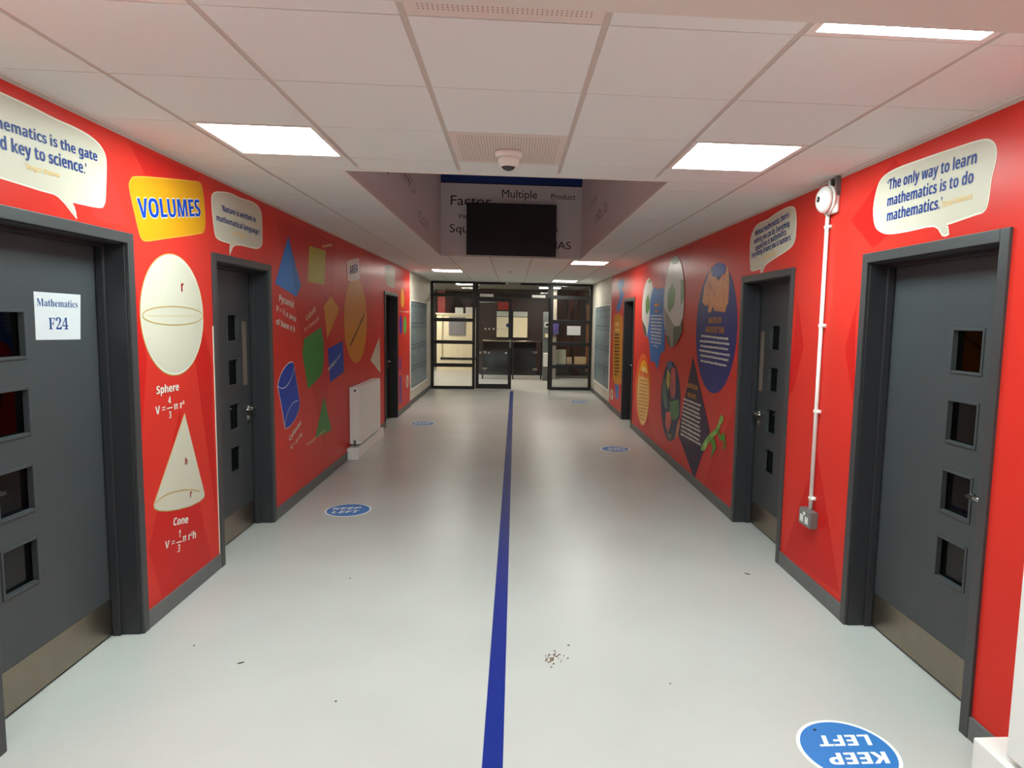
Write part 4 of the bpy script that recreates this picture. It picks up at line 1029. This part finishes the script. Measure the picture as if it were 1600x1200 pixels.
# ------------------------------------------------------------------ lockers
def locker_bank(side, X, lk, where):
    a, b, z0, z1 = lk; n = 6; w = (b - a) / n; proto = None
    ords = ['first', 'second', 'third', 'fourth', 'fifth', 'last']
    for k in range(n):
        lab = '%s steel locker column from the corridor end, %s' % (ords[k], where)
        y = a + k * w + w / 2
        if proto is None:
            proto = empty('locker_column', (X, y, z0), lab, 'locker', 'steel locker columns ' + where)
            mb = MB(); mb.box(X + side * 0.012, X + side * 0.53, y - w / 2 + .002, y + w / 2 - .002, z0 + .001, z1 - .001, LOCKERD); mb.build('locker_carcass', proto)
            h = (z1 - z0 - 0.02) / 4
            for j in range(4):
                c0, c1 = z0 + .01 + j * h + .006, z0 + .01 + (j + 1) * h - .006
                mb = MB(); mb.box(X - side * 0.002, X + side * 0.0118, y - w / 2 + .008, y + w / 2 - .008, c0, c1, LOCKER); d = mb.build('locker_door', proto, 0.002)
                mb = MB()
                for q in range(4): mb.box(X - side * 0.0035, X - side * 0.0022, y - .08, y + .08, c1 - .05 - q * .014, c1 - .044 - q * .014, LOCKERD)
                mb.build('vent_slot', d)
                mb = MB(); mb.tube((X - side * .0021, y - w / 2 + .05, (c0 + c1) / 2), (X - side * .012, y - w / 2 + .05, (c0 + c1) / 2), 0.011, CHROME, 12); mb.build('lock', d)
        else:
            c = copy_tree(proto); c.location.y = y; c['label'] = lab
locker_bank(-1, XL - 0.005, LKL, 'on the radiator wall side')
locker_bank(1, XR + 0.005, LKR, 'on the bell wall side')
def locker_trim(n, side, X, lk, label):
    a, b, c, d = lk; mb = MB()
    for q in ((a - .04, b + .04, c - .04, c), (a - .04, b + .04, d, d + .025), (a - .04, a, c, d), (b, b + .04, c, d)): mb.box(X, X - side * .012, q[0], q[1], q[2], q[3], WHITE)
    struct(mb.build('trim_%d' % n), label, 'trim')
locker_trim(5, -1, XL - .0151, LKL, 'white edging round the lockers beyond the radiator wall'); locker_trim(6, 1, XR + .0151, LKR, 'white edging round the lockers beyond the bell wall')

# ------------------------------------------------------------------ glazed screen
def frame_window(n, x0, x1, zs, label, bw=0.07, muln=0.075):
    """steel frame with one pane between each pair of rails"""
    root = struct(empty('window_%d' % n, ((x0 + x1) / 2, YG, 0)), label, 'glazed screen')
    mb = MB(); d0, d1 = YG - 0.035, YG + 0.035
    mb.box(x0, x0 + bw, d0, d1, zs[0][0], zs[-1][1], BLACK); mb.box(x1 - bw, x1, d0, d1, zs[0][0], zs[-1][1], BLACK)
    for a, b in zs: mb.box(x0 + bw, x1 - bw, d0, d1, a, b, BLACK)
    mb.build('window_frame', root, 0.003)
    for (a, b), (c, d) in zip(zs, zs[1:]):
        mb = MB(); mb.box(x0 + bw, x1 - bw, YG - .004, YG + .004, b, c, PANE); mb.build('pane', root)
    return root
RZ = [(0.0, 0.07), (0.535, 0.62), (1.09, 1.175), (1.625, 1.71), (2.215, 2.30), (2.53, H)]
frame_window(1, -1.922, -0.86, RZ, 'black steel side screen with five panes next to the closed glazed door')
frame_window(2, 0.945, 1.972, RZ, 'black steel side screen with five panes and a paper notice')
frame_window(3, -0.8595, 0.9445, [(2.225, 2.32), (2.53, H)], 'long glazed panel above the pair of glazed doors')
def glazed_door(n, hinge, w, ang, label, loc, dots):
    root = struct(empty('door_%d' % n, loc), label, 'door'); root.rotation_euler = (0, 0, ang)
    M = Matrix.Translation(loc) @ Matrix.Rotation(ang, 4, 'Z')
    def put(mb, name, par, bevel=0.0):
        o = mb.build(name, None, bevel); o.parent = par; return o
    s = 1 if hinge == 'L' else -1
    X = lambda u: s * u
    mb = MB(); st = 0.085
    mb.box(X(0.004), X(st), -.022, .022, 0.012, 2.215, BLACK); mb.box(X(w - st), X(w - .004), -.022, .022, 0.012, 2.215, BLACK); mb.box(X(st), X(w - st), -.022, .022, 0.012, 0.13, BLACK); mb.box(X(st), X(w - st), -.022, .022, 2.12, 2.215, BLACK)
    put(mb, 'door_frame', root, 0.003)
    mb = MB(); mb.box(X(st), X(w - st), -.004, .004, 0.13, 2.12, PANE); put(mb, 'pane', root)
    mb = MB(); mb.tube((X(w - .035), -.022, 1.19), (X(w - .035), -.07, 1.19), 0.009, CHROME, 12); mb.tube((X(w - .025), -.066, 1.19), (X(w - .16), -.066, 1.182), 0.010, CHROME, 12); mb.box(X(w - .055), X(w - .015), -.0235, -.0222, 1.02, 1.23, METALB)
    put(mb, 'lever_handle', root)
    if dots:
        mb = MB()
        for zz, us in ((1.466, [.235, .33, .435, .53, .635, .73]), (0.89, [.12, .24, .33, .74])):
            for u in us: mb.lathe([(0.024, 0.0), (0.024, 0.0012)], (X(u), -.0042, zz), (0, -1, 0), mat('frosted_dot', (196, 190, 178), 0.6), 20)
        put(mb, 'safety_dot', root)
    return root
g7 = glazed_door(7, 'L', 0.875, 0.0, 'closed glazed door with a row of dots', (-0.855, YG, 0), True)
g8 = glazed_door(8, 'R', 0.90, math.radians(-98), 'glazed door folded open beyond the screen', (0.925, YG + .04, 0), False)
for x0, x1, lb, par, m in ((-0.753, -0.431, 'white', g7, WHITE), (0.489, 0.815, 'white', g8, WHITE)):
    mb = MB(); mb.box(x0, x1, YG - .10, YG - .0355, 2.235, 2.300, m)
    tag(mb.build('door_closer', bevel=.004, origin=((x0 + x1) / 2, YG - .06, 2.235)), 'white door closer above the %s glazed door' % ('closed' if x0 < 0 else 'open'), 'door closer', 'door closers on the screen')
root = empty('emergency_light', (0.03, YG - .09, 2.52), 'pale emergency light box above the pair of glazed doors', 'emergency light')
mb = MB(); mb.box(-0.15, 0.21, YG - .13, YG - .036, 2.525, 2.585, mat('pale_box', (150, 140, 132), 0.5)); mb.build('light_housing', root, 0.004)
mb = MB(); mb.tube((-0.11, YG - .131, 2.556), (-0.11, YG - .136, 2.556), 0.014, GREENL, 12); mb.build('indicator', root)
mb = MB(); mb.box(1.36, 1.69, YG - .0075, YG - .0045, 1.352, 1.572, PAPER)
tag(mb.build('paper_notice', origin=(1.5, YG - .006, 1.35)), 'blank white sheet of paper stuck on the side screen glass', 'notice')

# ------------------------------------------------------------------ lobby beyond the screen
LG = mat('lobby_wall', (150, 140, 128), 0.6)
mb = MB(); mb.box(-3.4, -3.2, YG, 24.2, 0, 2.7, LG); struct(mb.build('wall_lobby_left'), 'grey side wall of the lobby by the cream partition', 'wall')
mb = MB(); mb.box(3.2, 3.4, YG, 24.2, 0, 2.7, LG); struct(mb.build('wall_lobby_right'), 'grey side wall of the lobby by the parcels', 'wall')
mb = MB(); mb.box(-0.95, 3.2, 20.2, 20.4, 0, 2.7, BROWN); struct(mb.build('wall_lobby_back'), 'brown panelled wall at the back of the lobby', 'wall')
mb = MB(); mb.box(-3.2, -0.95, 23.9, 24.1, 0, 2.7, BROWN); mb.box(-1.05, -.95, 20.4, 23.9, 0, 2.7, BROWN); struct(mb.build('wall_lobby_far'), 'brown wall of the recess behind the cream partition', 'wall')
for nm, x0, x1 in (('wall_lobby_front_left', -3.4, -2.5), ('wall_lobby_front_right', 2.5, 3.4)):
    mb = MB(); mb.box(x0, x1, YG + .0, YG + .2, 0, 2.7, LG); struct(mb.build(nm), 'lobby wall beside the screen next to the ' + ('radiator wall' if x0 < 0 else 'bell wall'), 'wall')
mb = MB(); mb.box(-3.4, 3.4, YG + .101, 24.2, H + .03, H + .10, mat('lobby_ceiling', (120, 116, 108), 0.8)); struct(mb.build('ceiling_lobby'), 'grey ceiling of the lobby beyond the screen', 'ceiling')
def lobby_light(x, y, label):
    root = empty('ceiling_light', (x + .3, y + .3, H), label, 'ceiling light', 'lit square ceiling panels')
    mb = MB(); mb.box(x, x + .6, y, y + .6, H + .006, H + .029, WHITE); mb.build('light_frame', root); mb = MB(); mb.box(x + .02, x + .58, y + .02, y + .58, H, H + .0055, LAMPB); mb.build('diffuser', root)
lobby_light(-1.45, 17.0, 'lit ceiling panel beyond the closed glazed door in the lobby'); lobby_light(.75, 18.0, 'lit ceiling panel beyond the open glazed doorway in the lobby')
lobby_light(-3.15, 19.0, 'unseen ceiling panel added at the lobby side wall to light the cream partition'); lobby_light(-3.15, 20.4, 'unseen ceiling panel added closest to the cream partition to light it')  # two unseen lamps added to brighten the cream partition
# cream partition with board
root = empty('cream_partition_unit', (-1.6, 21.6, 0), 'cream half-height partition with a grey board beyond the side screen', 'partition unit')
mb = MB(); mb.box(-2.42, -1.06, 21.55, 21.65, 0.0, 1.83, CREAMW); mb.build('partition_body', root)
mb = MB(); mb.box(-2.45, -1.06, 21.50, 21.70, 1.8305, 1.87, mat('pale_ledge', (250, 240, 216), 0.5)); mb.build('ledge', root)
mb = MB(); mb.box(-2.30, -1.06, 21.53, 21.549, 0.36, 0.43, BLACK); mb.build('dark_rail', root)
mb = MB(); mb.box(-2.03, -1.50, 21.52, 21.549, 1.16, 1.76, GREYB); mb.build('pin_board', root)
mb = MB(); mb.box(-2.26, -2.23, 21.51, 21.549, 0.44, 1.82, mat('cream_pilaster', (206, 190, 160), 0.6)); mb.build('pilaster', root)
mb = MB(); mb.box(-2.46, -2.22, 22.2, 22.4, 0, H, REDF); struct(mb.build('column_1'), 'red column behind the cream partition', 'column')
for k, (x0, x1, z0, z1) in enumerate(((-1.86, -1.60, 2.0, 2.06), (-1.52, -1.15, 1.98, 2.08))):
    mb = MB(); mb.box(x0, x1, 21.9, 22.1, 1.2, z1, WHITE); tag(mb.build('white_cabinet', bevel=.01, origin=(x0, 22, 1.2)), 'white %s cabinet top showing over the cream partition' % ('narrow' if k == 0 else 'wide'), 'cabinet')
# framed notice boards
def notice_board(x0, x1, z0, z1, label, badge):
    y = 20.14
    root = empty('notice_board', ((x0 + x1) / 2, y, z0), label, 'notice board', 'framed cream boards on the brown wall')
    mb = MB(); w = .02; mb.box(x0 - w, x1 + w, y, y + .0595, z0 - w, z1 + w, BLACK); mb.build('board_frame', root, .004)
    mb = MB(); mb.box(x0, x1, y - .006, y - .0002, z0, z1 - .17, CREAMW); mb.build('board_face', root)
    mb = MB(); mb.box(x0, x1, y - .006, y - .0002, z1 - .15, z1, mat('header_band', (196, 200, 190), 0.5)); mb.build('header', root)
    if badge:
        mb = MB(); mb.lathe([(0.06, 0), (0.06, 0.003)], (x1 - .11, y - .0062, z1 - .42), (0, -1, 0), INK, 24); mb.build('badge', root)
notice_board(-0.45, 0.005, 1.16, 1.945, 'cream notice board with a blue badge seen through the closed glazed door', True)
notice_board(0.055, 0.49, 1.16, 1.945, 'cream notice board seen through the open doorway', False)
mb = MB(); mb.box(-.42, .02, 20.17, 20.1995, 1.99, 2.28, REDF); tag(mb.build('red_wall_panel', origin=(-.2, 20.18, 2)), 'red panel above the notice board with a blue badge', 'wall panel')
# balustrade
root = empty('glass_balustrade', (0.0, 18.7, 0), 'glass balustrade with a steel handrail beyond the open doorway', 'balustrade')
mb = MB(); mb.tube((-.8, 18.7, 1.09), (1.0, 18.7, 1.09), .018, STEEL, 12); mb.build('handrail', root)
for x0, x1 in ((-.78, .05), (.07, .72)):
    mb = MB(); mb.box(x0, x1, 18.694, 18.706, .12, 1.06, PANED); mb.build('glass_panel', root)
for x in (-.8, .06, .86):
    mb = MB(); mb.box(x - .02, x + .02, 18.68, 18.72, 0, 1.08, BLACK); mb.build('post', root)
for x in (-.74, .69):
    for z in (.30, .78):
        mb = MB(); mb.box(x - .06, x + .06, 18.675, 18.69, z - .03, z + .03, STEEL); mb.build('clamp', root)
mb = MB(); mb.box(-.95, 3.2, 20.17, 20.1995, 0, .12, BLACK); struct(mb.build('baseboard_lobby'), 'black skirting at the back of the lobby', 'skirting')
root = empty('steel_post_stand', (.98, 18.45, 0), 'grey steel post with a notice and a white dispenser beyond the doorway', 'stand')
mb = MB(); mb.box(.89, 1.10, 18.45, 18.50, 0, 1.93, mat('grey_post', (110, 116, 114), .4)); mb.build('post', root, .004)
mb = MB(); mb.box(.93, 1.09, 18.440, 18.4495, 1.50, 1.65, PAPER); s_ = mb.build('notice_card', root); mb = MB(); mb.box(.97, 1.05, 18.4375, 18.4398, 1.54, 1.61, BLACK); mb.build('printed_symbol', s_)
mb = MB(); mb.box(.95, 1.04, 18.43, 18.4495, 1.22, 1.32, CREAMW); mb.build('call_point', root)
mb = MB(); mb.box(.91, 1.08, 18.36, 18.4495, .40, .78, WHITE); mb.build('dispenser', root, .015)
# things seen through the paper-notice screen
mb = MB(); mb.box(1.16, 1.30, 18.9, 19.1, 0, H, LG); struct(mb.build('column_2'), 'slim grey column beyond the paper notice', 'column')
mb = MB(); mb.box(1.16, 1.36, 18.86, 18.895, 1.30, 1.72, mat('violet_poster', (70, 66, 120), .5)); tag(mb.build('poster', origin=(1.26, 18.88, 1.3)), 'small violet poster on the slim grey column', 'poster')
root = empty('bench', (1.8, 19.4, 0), 'low brown bench beneath the brown lobby wall', 'bench')
mb = MB(); mb.box(1.15, 2.6, 19.2, 19.7, .36, .42, BROWN); mb.build('seat', root)
for x in (1.25, 2.45): mb = MB(); mb.box(x, x + .06, 19.25, 19.65, 0, .3598, BLACK); mb.build('leg', root)
for nm, q, m, lb in (('parcel', (1.17, 1.62, 19.25, 19.55, .4205, .84), mat('pale_green_card', (196, 196, 176), .7), 'tall pale parcel on the low brown bench'), ('parcel', (1.64, 1.80, 19.25, 19.5, .4205, .62), mat('buff_card', (190, 170, 140), .7), 'small buff parcel beside the tall pale parcel'), ('parcel', (1.88, 2.22, 19.25, 19.5, .4205, .64), mat('tan_card', (196, 168, 130), .7), 'wide tan parcel at the free end of the bench')):
    mb = MB(); mb.box(*q, m); tag(mb.build(nm, bevel=.004, origin=((q[0] + q[1]) / 2, 19.4, q[4])), lb, 'parcel')
mb = MB(); mb.box(2.3, 2.42, 20.12, 20.1995, 0.13, 2.2, mat('orange_wood', (150, 96, 62), .5)); mb.box(2.0, 2.9, 20.14, 20.1995, 2.2, 2.28, mat('dark_trim', (40, 34, 32), .5)); struct(mb.build('trim_7'), 'wooden post and rail on the brown lobby wall', 'trim')
